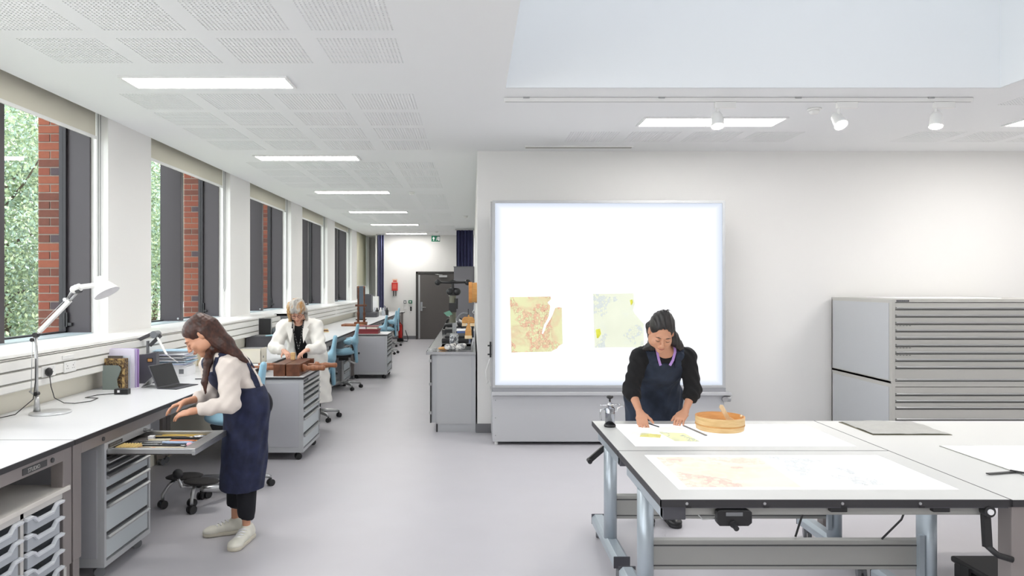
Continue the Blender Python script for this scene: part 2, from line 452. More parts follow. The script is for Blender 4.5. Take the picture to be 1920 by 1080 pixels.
# (pier k spans 6.35+3.2k .. 7.20+3.2k)
w = MB(); w.box(-2.84, .05, FY, FY+.2, 0, 3.45); w.box(-3.66, -2.84, 22.85, 23.1, 0, 3.45); w.box(-2.92, -2.84, FY, 22.9, 0, 3.45)
wf = struct('wall_far', w, M_wall)
struct('wall_middle', MB().box(PXE, RX, PY, FY+.2, 0, 3.45), M_wall)
struct('wall_right', MB().box(RX, RX+.2, BY, PY+.2, 0, 3.45), M_wall)
struct('wall_rear', MB().box(-3.66, RX+.2, BY-.2, BY, 0, 3.45), M_wall)
struct('baseboard_far', MB().box(-2.84, .05, FY-.02, FY, 0, .1), M_base)
struct('baseboard_middle', MB().box(PXE-.012, .4, PY-.015, PY, 0, .1).box(PXE-.015, PXE, PY, 20.8, 0, .1), M_base)
struct('baseboard_right', MB().box(2.8, 3.9, PY-.015, PY, 0, .1), M_base)
# boxed-in dado and sill shelf below the windows
struct('trim_1', MB().box(WX, -2.9, BY, 21.3, 0, 1.19), M_cream)
struct('trim_2', MB().box(WX-.15, -2.86, BY, 21.3, 1.19, 1.212), M_white, bevel=.004)
t = struct('trim_3', MB().box(-2.9, -2.815, BY, 21.25, .985, 1.185), M_trunk, bevel=.006)
for za, zb in ((1.117, 1.182), (1.042, 1.113), (.988, 1.038)):
    mb = MB(); mb.prism([(-2.816, za), (-2.803, za+.006), (-2.803, zb-.006), (-2.816, zb)], BY, 21.24, 'xz')
    part('trunking_cover', mb, M_trunk, t)
part('joint_line', MB().box(-2.816, -2.8055, BY, 21.24, 1.1135, 1.1165).box(-2.816, -2.8055, BY, 21.24, 1.0385, 1.0415).box(-2.82, -2.808, BY, 21.24, 1.1855, 1.1895), mat('joint_grey', (160, 158, 152), .6), t)
for yy in (7.9, 11.0, 14.6, 18.0):
    part('joint_cover', MB().box(-2.815, -2.7995, yy, yy+.05, .986, 1.184), M_trunk, t, bevel=.002)
# windows
brick_mats = [mat('brick_red', (126, 68, 52), .9, noise=.22, nscale=30, bump=.4, bscale=90), mat('brick_orange', (136, 77, 57), .9, noise=.2, nscale=30, bump=.4, bscale=90),
              mat('brick_brown', (104, 62, 50), .9, noise=.22, nscale=30, bump=.4, bscale=90), mat('brick_blue', (78, 66, 70), .9, noise=.2, nscale=30, bump=.4, bscale=90)]
M_mortar = mat('mortar', (160, 148, 138), .95, bump=.3, bscale=120)
def brick(x0, x1, z0, y, m, parent):
    j = random.uniform(0, .003)
    return part('brick', MB().box(x0+.006, x1-.006, y-.010+j, y+.08, z0+.006, z0+.069), brick_mats[m], parent)
for n in range(7):
    ye = 6.35+3.2*(n-1) if n else 3.15
    if n == 0: continue
    ys_ = ye-2.35; ym = (ys_+ye)/2-.04
    wn = part('window_%d' % n, MB().box(-3.66, -3.60, ye-.05, ye, 1.2, 3.3).box(-3.66, -3.60, ys_, ys_+.05, 1.2, 3.3).box(-3.66, -3.60, ys_, ye, 3.22, 3.3)
                .box(-3.66, -3.60, ys_, ye, 1.2, 1.235), M_black); wn['kind'] = 'structure'
    part('lining_panel', MB().box(-3.615, -3.40, ye-.022, ye-.001, 1.212, 3.3), M_dark, wn, bevel=.002)
    part('lining_panel', MB().box(-3.615, -3.40, ys_+.001, ys_+.022, 1.212, 3.3), M_dark, wn, bevel=.002)
    part('mullion', MB().box(-3.64, -3.40, ym-.04, ym+.04, 1.212, 3.3), M_dark, wn, bevel=.004)
    part('sill', MB().box(-3.62, -3.39, ys_, ye, 1.205, 1.222), M_sill, wn, bevel=.003)
    for a, b in ((ys_+.05, ym-.04), (ym+.04, ye-.05)):
        part('pane', MB().box(-3.632, -3.626, a, b, 1.235, 3.22), M_glass, wn)
    part('handle', MB().box(-3.612, -3.585, ye-.05, ye-.022, 1.27, 1.40).box(-3.60, -3.55, ye-.045, ye-.03, 1.28, 1.31), M_bplast, wn, bevel=.004)
    part('keyhole', MB().cyl((-3.43, ym-.041, 1.25), (-3.43, ym-.046, 1.25), .012), M_alu, wn)
    # brick jamb outside
    if n <= 5:
        yb = ye+.02
        part('mortar', MB().box(-3.885, -3.66, yb, yb+.8, 1.0, 3.4), M_mortar, wn)
        if n <= 2:
            for c in range(28):
                z0 = 1.12+c*.075; m = random.choice((0, 0, 1, 1, 2))
                if c % 2: brick(-3.885, -3.67, z0, yb, m, wn)
                else:
                    brick(-3.885, -3.775, z0, yb, m, wn); brick(-3.775, -3.67, z0, yb, 3 if c % 8 == 4 else m, wn)
        else:
            for mi in range(3):
                mb = MB()
                for c in range(28):
                    if c % 3 != mi: continue
                    z0 = 1.12+c*.075+.005
                    if c % 2: mb.box(-3.88, -3.675, yb-.012, yb+.08, z0, z0+.065)
                    else: mb.box(-3.88, -3.78, yb-.012, yb+.08, z0, z0+.065).box(-3.77, -3.675, yb-.012, yb+.08, z0, z0+.065)
                part('brick_courses', mb, brick_mats[mi], wn, kind='stuff')
# roller blinds
where = ['nearest the lamp, above the first brick pier in view', 'above the second window, behind the woman with the ponytail', 'above the third window', 'above the fourth window', 'above the fifth window']
for n in range(1, 7):
    ye = 6.35+3.2*(n-1); ys_ = ye-2.35; zb = 2.965 if n < 5 else 3.05
    if n == 6: zb = 1.62
    lab = ('cream roller blind drawn down over the last window by the curtain' if n == 6 else 'rolled up beige fabric roller blind '+where[n-1])
    t = thing('roller_blind', (-3.34, (ye+ys_)/2, zb), lab, 'blind', 'roller blinds over the left windows')
    part('fabric', MB().box(-3.345, -3.341, ys_+.03, ye-.04, zb, 3.29), M_blind if n < 6 else mat('blind_cream', (214, 212, 190), .85), t)  # the drawn-down last blind has its own cream fabric colour
    part('bottom_bar', MB().box(-3.352, -3.334, ys_+.03, ye-.03, zb-.028, zb), M_white, t, bevel=.003)
    part('roller', MB().cyl((-3.345, ys_+.02, 3.255), (-3.345, ye-.03, 3.255), .03), M_blind, t)
    part('side_channel', MB().box(-3.356, -3.336, ye-.032, ye-.02, 1.23, 3.29), M_white, t)
    part('chain', MB().tube([(-3.33, ye-.015, 3.25), (-3.33, ye-.015, 1.6), (-3.322, ye-.015, 1.55), (-3.31, ye-.015, 1.6), (-3.31, ye-.015, 3.25)], .0025, 6), M_gplast, t)
# outside: ground, trees
struct('ground', MB().box(-40, -3.9, -5, 60, -.4, -.3), mat('grass', (150, 154, 132), .95, noise=.3, nscale=3))
leaf_m = [mat('leaf_%s' % s, c, .6) for s, c in (('light', (186, 200, 160)), ('mid', (146, 168, 130)), ('bluish', (158, 182, 166)))]
M_bark = mat('bark', (92, 78, 64), .95, noise=.3, nscale=12, bump=.5, bscale=20)
def tree(x, y, h, r, label, seed, n=48000, ls=.052):
    g = np.random.default_rng(seed)
    t = thing('tree', (x, y, -.3), label, 'tree', 'trees outside the windows')
    tr = MB().tube([(x, y, -.3), (x+.1, y, 1.2), (x-.05, y+.1, 2.6), (x, y, h*.8)], [.12, .09, .06, .02], 8)
    for k in range(7):
        a = k*2.4; z = 1.3+k*.35; tr.tube([(x, y, z), (x+math.cos(a)*r*.4, y+math.sin(a)*r*.4, z+.5), (x+math.cos(a)*r*.75, y+math.sin(a)*r*.75, z+1.1)], [.03, .02, .01], 5)
    part('trunk', tr, M_bark, t)
    cs = g.normal(size=(34, 3)); cs /= np.linalg.norm(cs, axis=1)[:, None]; cs *= g.uniform(.35, .95, (34, 1))
    cs = cs*np.array([r, r, h*.46])+np.array([x, y, h*.48])
    for mi in range(3):
        m = n//3; c = cs[g.integers(0, 34, m)]+g.normal(size=(m, 3))*r*.2
        u = g.normal(size=(m, 3)); u /= np.linalg.norm(u, axis=1)[:, None]; w_ = np.cross(u, g.normal(size=(m, 3))); w_ /= np.linalg.norm(w_, axis=1)[:, None]
        s = g.uniform(.5, 1.1, (m, 1))*ls
        vv = np.stack([c-u*s, c-w_*s*.5, c+u*s, c+w_*s*.5], 1).reshape(-1, 3); q = np.arange(m*4).reshape(-1, 4)
        part('foliage', (vv, q), leaf_m[mi], t, kind='stuff')
tree(-9.0, 13.6, 6.4, 2.3, 'leafy green tree seen through the first window beside the desk lamp', 1)
tree(-9.6, 18.2, 6.8, 2.6, 'leafy green tree seen past the brick edge of the first window', 2)
tree(-11.0, 24.5, 7.2, 3.0, 'dense tree filling the narrow glass of the second window', 3)
tree(-12.5, 32.0, 7.6, 3.2, 'tree furthest away outside, glimpsed through the second window', 4, 9000, .12)
tree(-8.6, 9.0, 6.2, 2.0, 'tree outside nearest to the front of the room', 5, 9000)
# ------------------------------------------------------------------ ceiling fittings
M_diff = emit_mat('lit_diffuser', (255, 252, 248), PANEL_E)
M_lframe = mat('light_frame', (238, 238, 238), .5)
lights = [(-1.92, 5.2-3.1*2+3.1*k, .0) for k in range(-0, 8)]
names_ = {2: 'nearest ceiling panel light of the long row above the benches', 3: 'second panel light of the row above the benches', 4: 'third panel light of the row above the benches',
          5: 'fourth panel light of the row above the benches', 6: 'fifth panel light of the row above the benches', 7: 'last panel light of the row, nearest the far door',
          0: 'panel light of the bench row behind the camera', 1: 'panel light of the bench row overhead at the camera'}
def panel_light(x, y, lab, grp, w=1.2, d=.30):
    t = thing('ceiling_light', (x, y, CZ), lab, 'ceiling light', grp)
    mb = MB(); z0, z1 = CZ-.014, CZ; f = .022
    mb.box(x-w/2, x+w/2, y-d/2, y-d/2+f, z0, z1).box(x-w/2, x+w/2, y+d/2-f, y+d/2, z0, z1).box(x-w/2, x-w/2+f, y-d/2+f, y+d/2-f, z0, z1).box(x+w/2-f, x+w/2, y-d/2+f, y+d/2-f, z0, z1)
    part('frame', mb, M_lframe, t); part('diffuser', MB().box(x-w/2+f, x+w/2-f, y-d/2+f, y+d/2-f, z0+.003, z1-.001), M_diff, t)
for k, (x, y, _) in enumerate(lights): panel_light(x, y, names_[k], 'panel lights above the benches')
panel_light(2.16, 6.46, 'rectangular panel light in the ceiling just before the wall light box', 'panel lights above the light tables', 1.28, .34)
panel_light(5.56, 6.46, 'panel light at the right edge, above the plan chest', 'panel lights above the light tables', 1.28, .34)
panel_light(5.56, 3.3, 'panel light beside the skylight on the right, out of the frame', 'panel lights above the light tables', 1.28, .34)
panel_light(5.56, 0.2, 'panel light near the camera on the right, out of the frame', 'panel lights above the light tables', 1.28, .34)
panel_light(2.16, 0.0, 'panel light behind the skylight, out of the frame', 'panel lights above the light tables', 1.28, .34)
# track and spots
tr = thing('lighting_track', (2.1, 5.645, CZ), 'long white lighting track under the ceiling beside the skylight', 'lighting track')
part('track_rail', MB().box(.25, 3.96, 5.628, 5.662, CZ-.034, CZ-.002), M_white, tr, bevel=.003)
part('track_slot', MB().box(.26, 3.95, 5.638, 5.652, CZ-.0355, CZ-.034), mat('slot_grey', (190, 190, 190), .6), tr)
for xx in (.4, 1.47, 2.55, 3.6): part('clip', MB().box(xx, xx+.05, 5.622, 5.668, CZ-.012, CZ), M_alu, tr)
M_bulb = emit_mat('lit_lamp', (255, 250, 240), 60)
def spot(px, lab, aim, k):
    x = (px-886)/1335*5.645; y = 5.645; t = thing('spotlight', (x, y, CZ-.034), lab, 'spotlight', 'spotlights on the track')
    part('adapter', MB().box(x-.02, x+.145, y-.017, y+.017, CZ-.085, CZ-.036), M_white, t, bevel=.004)
    part('stem', MB().cyl((x, y, CZ-.16), (x, y, CZ-.08), .011), M_white, t)
    p = V((x, y, CZ-.19)); d = V(aim).normalized()
    h = part('lamp_head', MB().cyl(p-d*.055, p+d*.035, .042, .050, 24, False).cyl(p-d*.085, p-d*.055, .025, .042, 24), M_white, t)
    part('bezel', MB().cyl(p+d*.034, p+d*.045, .052, .052, 24), M_white, h)
    part('lamp_glass', MB().cyl(p+d*.046, p+d*.048, .040, .040, 20), M_bulb, h)
    part('yoke', MB().tube([(x, y, CZ-.16), (x+.05, y, CZ-.17), (x+.05, y, CZ-.2)], .006, 6), M_white, h)
    ld = bpy.data.lights.new('spot_beam', 'SPOT'); ld.energy = SPOT_W*k; ld.spot_size = 1.25; ld.spot_blend = .7; ld.shadow_soft_size = .05; ld.color = (1, .95, .88)
    lo = bpy.data.objects.new('spot_beam', ld); COL.objects.link(lo); lo.parent = t; lo.location = (p+d*.06)-t.location
    lo.rotation_euler = d.to_track_quat('-Z', 'Y').to_euler()
spot(1345, 'left white spotlight on the track, lit, above the woman in the black jumper', (-.05, -.35, -.93), 1)
spot(1573, 'middle spotlight on the track, flaring brightly', (.05, -.62, -.78), 1)
spot(1755, 'right white spotlight on the track, turned towards the wall chest', (-.2, -.25, -.94), 1)
def detector(x, y, lab, cat='smoke detector'):
    t = thing('smoke_detector', (x, y, CZ), lab, cat)
    part('base', MB().lathe([(.055, 0), (.055, -.012), (.045, -.016)], (x, y, CZ)), M_white, t)
    part('sensor_head', MB().lathe([(.038, -.016), (.042, -.03), (.03, -.045), (0, -.048)], (x, y, CZ)), M_white, t)
    part('grille', MB().lathe([(.0385, -.018), (.0405, -.026)], (x, y, CZ)), M_gplast, t)
detector(2.88, 6.0, 'round white smoke detector left of the flaring spotlight')
detector(-.98, 11.45, 'round white smoke detector over the aisle between panel lights')
detector(-.15, 15.4, 'small detector on the ceiling before the navy curtain')
detector(-1.0, 19.9, 'tiny detector near the exit sign')
t = thing('air_slot', (1.14, 7.66, CZ), 'long thin grey air slot in the ceiling above the wall light box', 'vent')
part('frame', MB().box(.56, 1.72, 7.60, 7.72, CZ-.012, CZ), M_white, t); part('slot', MB().box(.57, 1.71, 7.64, 7.68, CZ-.014, CZ-.012), mat('vent_slot', (150, 148, 142), .7), t)
# ------------------------------------------------------------------ far wall
d = part('door_1', MB().box(-1.70, -1.64, FY-.06, FY-.001, 0, 2.03).box(-.56, -.50, FY-.06, FY-.001, 0, 2.03).box(-1.70, -.50, FY-.06, FY-.001, 1.97, 2.03), M_dframe); d['kind'] = 'structure'
part('door_leaf', MB().box(-1.64, -.56, FY-.035, FY-.005, .01, 1.97), M_door, d)
part('edge_strip', MB().box(-1.625, -1.575, FY-.045, FY-.035, .02, 1.93), M_alu, d)
h = part('handle', MB().box(-1.56, -1.50, FY-.05, FY-.035, .85, 1.12), M_steel, d)
part('lever', MB().tube([(-1.53, FY-.05, .96), (-1.53, FY-.1, .96), (-1.39, FY-.1, .96)], .012), M_steel, h)
part('closer', MB().box(-1.0, -.76, FY-.1, FY-.035, 1.86, 1.92).tube([(-.9, FY-.08, 1.93), (-1.12, FY-.07, 1.95)], .01), M_alu, d)
def wallbox(name, px0, px1, py0, py1, dep, m, lab, cat, bevel=.006):
    a = at(px0, py1, FY); b = at(px1, py0, FY); t = thing(name, ((a.x+b.x)/2, FY, a.z), lab, cat)
    part('body', MB().box(a.x, b.x, FY-dep, FY-.001, a.z, b.z), m, t, bevel); return t, a, b
t, a, b = wallbox('fire_blanket', 735, 746, 530, 545, .09, M_red, 'red fire blanket box with two hanging tapes on the far wall', 'fire blanket')
for dx in (.045, .11): part('tape', MB().box(a.x+dx, a.x+dx+.025, FY-.08, FY-.06, a.z-.16, a.z), M_bplast, t)
part('printed_panel', MB().box(a.x+.03, b.x-.03, FY-.092, FY-.09, a.z+.06, b.z-.04), mat('red_light', (226, 96, 84), .5), t)
t, a, b = wallbox('wall_notice', 736, 745, 523, 529, .006, mat('notice_cream', (236, 206, 186), .6), 'small red and white notice above the fire blanket box', 'sign', 0)
part('printed_bar', MB().box(a.x+.02, b.x-.02, FY-.008, FY-.006, a.z+.015, a.z+.05), M_red, t)
t, a, b = wallbox('call_point', 766, 773, 563, 569, .04, M_green, 'small green door release box left of the grey door', 'switch')
part('button', MB().box(a.x+.03, b.x-.03, FY-.048, FY-.04, a.z+.03, b.z-.03), M_white, t)
t, a, b = wallbox('door_release', 757, 762, 563, 569, .03, M_gplast, 'dark grey square switch plate beside the green release box', 'switch')
part('plate', MB().box(a.x+.02, b.x-.02, FY-.034, FY-.03, a.z+.02, b.z-.03), M_white, t)
t, a, b = wallbox('light_switch', 757, 762, 575, 580, .012, M_white, 'white light switch low on the far wall', 'switch', .002)
part('rocker', MB().box(a.x+.02, b.x-.02, FY-.018, FY-.012, a.z+.02, b.z-.02), M_paper, t)
t, a, b = wallbox('card_reader', 769, 772, 575, 583, .03, M_bplast, 'slim black card reader beside the door', 'card reader')
part('lens', MB().box(a.x+.015, b.x-.015, FY-.032, FY-.03, a.z+.04, a.z+.07), M_gplast, t)
# exit sign
sy = 20.9; a = at(809, 453, sy); b = at(825, 442, sy); t = thing('exit_sign', ((a.x+b.x)/2, sy, CZ), 'green running man exit sign hanging before the far wall', 'exit sign')
part('sign_plate', MB().box(a.x, b.x, sy-.01, sy+.01, a.z, b.z), M_green, t)
part('hanger', MB().cyl((a.x+.03, sy, b.z), (a.x+.03, sy, CZ), .004).cyl((b.x-.03, sy, b.z), (b.x-.03, sy, CZ), .004), M_alu, t)
g = MB(); cx = a.x+.065; cz = (a.z+b.z)/2; y = sy-.0115
g.prism([(cx-.012, cz-.06), (cx+.012, cz-.06), (cx+.012, cz), (cx+.04, cz), (cx, cz+.06), (cx-.04, cz), (cx-.012, cz)], y-.001, y, 'xz')
part('arrow', g, M_paper, t)
g = MB(); cx = b.x-.06
g.prism([(cx+.0, cz-.06), (cx+.05, cz-.06), (cx+.05, cz+.06), (cx+.0, cz+.06)], y-.001, y, 'xz'); part('doorway', g, M_paper, t)
g = MB(); cx = b.x-.085
g.ball((cx+.01, y-.002, cz+.045), .012, 10, (1, .2, 1)).bar((cx, y-.002, cz-.01), (cx+.008, y-.002, cz+.03), .002, .022, (1, 0, 0)).bar((cx-.03, y-.002, cz-.055), (cx, y-.002, cz-.01), .002, .014, (1, 0, 0)).bar((cx+.03, y-.002, cz-.05), (cx, y-.002, cz-.01), .002, .014, (1, 0, 0)).bar((cx-.03, y-.002, cz+.01), (cx+.03, y-.002, cz+.02), .002, .01, (1, 0, 0))
part('running_figure', g, M_paper, t)
# curtains
def curtain(x0, x1, y, z0, z1, m, lab, amp=.035, per=.09):
    t = thing('curtain', ((x0+x1)/2, y, z1), lab, 'curtain')
    n = int((x1-x0)/per*10); pts = [(x0+(x1-x0)*i/n, y+amp*math.sin(2*PI*i/10)+.012*math.sin(i*.7)) for i in range(n+1)]
    mb = MB(); vs = [(p[0], p[1], z0) for p in pts]+[(p[0]+.004*math.sin(k), p[1], z1) for k, p in enumerate(pts)]
    q = [(p[0], p[1]+.006, z0) for p in pts]+[(p[0], p[1]+.006, z1) for p in pts]; m_ = n+1
    mb._add(vs, [(i, i+1, i+1+m_, i+m_) for i in range(n)], True); mb._add(q, [(i, i+m_, i+1+m_, i+1) for i in range(n)], True)
    part('fabric', mb, m, t); part('curtain_rail', MB().box(x0-.03, x1+.03, y-.02, y+.02, z1, z1+.03), M_alu, t); return t
curtain(-.43, .02, 19.0, .1, 3.09, M_curt, 'dark navy curtain hanging behind the tall grey cabinet')
t = curtain(-2.80, -2.60, 20.9, .87, 3.09, M_curtl, 'blue-violet curtain gathered in the far left corner', .04, .07)
part('tie_hook', MB().tube([(-2.59, 20.85, .85), (-2.55, 20.85, .9), (-2.56, 20.85, 1.0), (-2.59, 20.86, 1.02)], .012), M_curtl, t)
# ------------------------------------------------------------------ castor helper
def castor(parent, x, y, z=0, r=.03, a=0, m=None, name='castor'):
    c, s = math.cos(a), math.sin(a); mb = MB(); w = .012
    for o in (-w, w): mb.cyl((x-s*o*1.9, y+c*o*1.9, z+r), (x-s*o*.5, y+c*o*.5, z+r), r, n=18)
    mb.cyl((x, y, z+r*1.2), (x, y, z+r*2.4), .008, n=8)
    mb.prism([(-r*.7, r*1.1), (r*.5, r*1.1), (r*.45, r*1.9), (-r*.2, r*2.2), (-r*.7, r*1.8)], -w*.6, w*.6, 'xz', Matrix.Translation((x, y, z)) @ Matrix.Rotation(a, 4, 'Z'))
    return part(name, mb, m or M_gplast, parent)
# ------------------------------------------------------------------ left work benches
BX = -2.043; BB = -2.895; BZ = .85
blabels = ['near white workbench over the tray unit, at the left edge', 'white workbench with the desk lamp and the pulled-out tool drawer',
  'white workbench behind the woman with the ponytail, with the cream box', 'white workbench between the woman in the white coat and the seam by the chairs',
  'white workbench carrying the turned wooden stand', 'white workbench behind the far blue chairs', 'last white workbench, in front of the blue curtain']
bys = [.9, 3.66, 6.55, 9.5, 12.45, 15.4, 18.2, 20.4]
for i in range(7):
    a, b = bys[i], bys[i+1]; t = thing('workbench', ((BX+BB)/2, (a+b)/2, 0), blabels[i], 'workbench', 'row of white workbenches')
    part('worktop', MB().box(BB, BX-.004, a+.003, b-.003, .825, BZ), M_top, t)
    part('edge_band', MB().box(BX-.004, BX, a+.003, b-.003, .823, BZ-.0015).box(BB, BX-.004, a, a+.003, .823, BZ+.0003).box(BB, BX-.004, b-.003, b, .823, BZ+.0003), M_edge, t)
    part('front_rail', MB().box(BX-.05, BX-.012, a+.08, b-.08, .762, .823), M_bframe, t, .002)
    part('back_rail', MB().box(BB+.03, BB+.06, a+.08, b-.08, .762, .823), M_bframe, t)
    for yy in (a+.045, b-.045):
        for xx in (BX-.045, BB+.05):
            lg = part('leg', MB().box(xx-.032, xx+.032, yy-.038, yy+.038, .22, .823), M_bframe, t, .003)
            part('inner_leg', MB().box(xx-.025, xx+.025, yy-.03, yy+.03, .06, .225), M_bframe, lg)
            castor(lg, xx, yy, 0, .027, 1.2)
        part('cross_rail', MB().box(BB+.08, BX-.08, yy-.015, yy+.015, .762, .815), M_bframe, t)
    part('bolt', MB().cyl((BX-.012, a+.3 if i else b-.18, .79), (BX-.006, a+.3 if i else b-.18, .79), .012), M_slot, t)
    if i == 0:
        pl = part('name_plate', MB().box(BX-.012, BX-.009, b-.41, b-.225, .775, .805), M_slot, t)
        text_part('plate_lettering', 'STUDIO', .026, Matrix.Translation((BX-.0085, b-.375, .781)) @ MX_POS_X, mat('plate_silver', (190, 188, 184), .4), pl)
# shelf side panels / rear modesty panels under benches
solo('modesty_panel', MB().box(-2.79, -2.77, 4.7, 6.3, .25, .76), M_cabside, 'grey panel under the bench behind the black foot rest', 'panel')

# ------------------------------------------------------------------ drawer cabinets
def handle_strip(y0, y1, x, z, parent, m=None, w=.022):
    """aluminium grip along the top of a drawer front that faces +X"""
    h = part('handle', MB().prism([(x, z-.004), (x+.018, z-.002), (x+.022, z+.008), (x+.012, z+.016), (x, z+.018)], y0, y1, 'xz'), m or M_alu, parent)
    return h
def cabinet(name, x0, x1, y0, y1, z0, z1, heights, lab, top=None, open_first=False, group=None, plate=True):
    t = thing(name, ((x0+x1)/2, (y0+y1)/2, 0), lab, 'drawer cabinet', group)
    e = .022; zt = z1-(.0 if top is None else .022)
    mb = MB(); mb.box(x0, x1-.02, y0, y1, z0, z0+.02).box(x0, x1-.0205, y0, y0+.012, z0+.0205, zt-.0155).box(x0, x1-.0205, y1-.012, y1, z0+.0205, zt-.0155).box(x0, x0+.012, y0, y1, z0, zt).box(x0, x1-.02, y0, y1, zt-.015, zt)
    mb.box(x1-.02, x1, y0, y0+e, z0, zt).box(x1-.02, x1, y1-e, y1, z0, zt).box(x1-.02, x1, y0+e, y1-e, zt-.04, zt).box(x1-.02, x1, y0+e, y1-e, z0, z0+.03)
    part('carcass', mb, M_cab, t)
    part('side_panel', MB().box(x0+.02, x1-.04, y0-.004, y0, z0+.05, zt-.035), M_cabside, t, .002)
    if top is not None:
        part('worktop', MB().box(x0-.005, x1+.004, y0-.005, y1+.005, zt+.003, z1), M_top, t); part('edge_band', MB().box(x0-.006, x1+.006, y0-.007, y1+.007, zt-.001, z1-.004), M_edge, t)
    if plate:
        pl = part('name_plate', MB().box(x1, x1+.003, y0+.04, y0+.2, zt-.032, zt-.012), M_slot, t)
        for k in range(7): part('plate_mark', MB().box(x1+.003, x1+.0036, y0+.06+k*.018, y0+.072+k*.018, zt-.027, zt-.017), M_gplast, pl)
    z = zt-.045; tot = sum(heights); sc = (z-(z0+.035))/tot
    for i, h in enumerate(heights):
        h *= sc; zb = z-h
        if not (open_first and i == 0):
            d = part('drawer', MB().box(x1-.05, x1-.006, y0+e+.004, y1-e-.004, zb+.006, z-.012), M_draw, t, .002)
            part('drawer_shadow_gap', MB().box(x1-.06, x1-.012, y0+e, y1-e, z-.012, z), M_slot, d)
            handle_strip(y0+e+.006, y1-e-.006, x1-.006, z-.028, d)
        z = zb
    for cx in (x0+.06, x1-.06):
        for cy in (y0+.06, y1-.06): castor(t, cx, cy, 0, min(.03, z0/2.4) if z0 else .03, .6, M_rub if top else M_gplast)
    return t, zt
C1, zt = cabinet('drawer_cabinet', -2.66, -2.05, 3.965, 4.53, .07, .762, [.05, .05, .05, .1, .09, .2, .17], 'grey wheeled drawer cabinet under the bench with its top tool drawer pulled out', open_first=True)
zo = .715                                                            # the pulled-out drawer
dr = MB(); X0, X1, Y0, Y1 = -2.06, -1.575, 3.995, 4.50
od = part('open_drawer', MB().box(X0-.1, X1, Y0, Y1, zo-.022, zo-.016), mat('drawer_liner', (78, 74, 72), .8), C1)
part('drawer_frame', MB().box(X0-.1, X1, Y0, Y0+.03, zo-.022, zo+.012).box(X0-.1, X1, Y1-.03, Y1, zo-.022, zo+.012).box(X1-.055, X1, Y0+.03, Y1-.03, zo-.022, zo+.012), M_alu, od, .003)
part('front_grip', MB().box(X1, X1+.02, Y0-.005, Y1+.005, zo-.024, zo+.004).box(X1-.02, X1+.02, Y0-.005, Y1+.005, zo+.004, zo+.013), M_alu, od, .003)
part('lock', MB().cyl((-2.05, 4.44, .742), (-2.03, 4.44, .742), .012).box(-2.035, -2.0, 4.425, 4.455, .738, .746), M_steel, C1)
C2, _ = cabinet('drawer_cabinet', -2.19, -1.585, 6.66, 7.38, .075, .783, [.06, .07, .07, .1, .1, .2, .17], 'wheeled grey drawer cabinet with white top under the wooden press', top=1)
C3, _ = cabinet('drawer_cabinet', -2.10, -1.49, 12.42, 13.15, .075, .777, [.06, .07, .07, .1, .1, .2, .17], 'wheeled grey drawer cabinet further down the aisle with red boxes on it', top=1)
cabinet('drawer_cabinet', -2.66, -2.07, 11.45, 12.05, .07, .752, [.06, .07, .07, .1, .1, .2, .17], 'grey drawer cabinet pushed under the bench behind the blue chair', plate=False)
cabinet('drawer_cabinet', -2.66, -2.07, 9.65, 10.25, .07, .752, [.06, .07, .07, .1, .1, .2, .17], 'grey drawer cabinet under the bench behind the woman in the white coat', plate=False)

# tools lying in the open drawer
zf = zo-.016
def stick(name, x, y, L, ang, r, m, tip=None, tm=None, lab='', cat='tool', flat=0):
    c, s = math.cos(ang), math.sin(ang); z = zf+r+.0005
    t = thing(name, (x, y, zf), lab, cat, 'hand tools in the open drawer')
    a, b = V((x-c*L/2, y-s*L/2, z)), V((x+c*L/2, y+s*L/2, z))
    if flat: part('handle', MB().bar(a, b, flat, r*1.6), m, t, .001)
    else: part('handle', MB().tube([a, a*.8+b*.2, b*.9+a*.1, b], [r*.6, r, r, r*.5], 8), m, t)
    if tip:
        e = b-V((c, s, 0))*-tip
        part('tip', MB().tube([b, (b+e)/2, e], [r*.7, r*.9, r*.25], 8), tm or M_steel, t)
    return t
cm_ = {'yellow': mat('pencil_yellow', (216, 184, 96), .5), 'ivory': mat('ivory', (226, 214, 186), .5), 'grey': M_steel, 'orange': mat('orange_plastic', (222, 132, 84), .5),
       'blue': mat('pale_blue_plastic', (176, 196, 224), .4), 'black': M_bplast, 'pink': mat('pink_rubber', (226, 178, 190), .6), 'amber': mat('amber', (220, 156, 60), .4), 'brown': M_dwood}
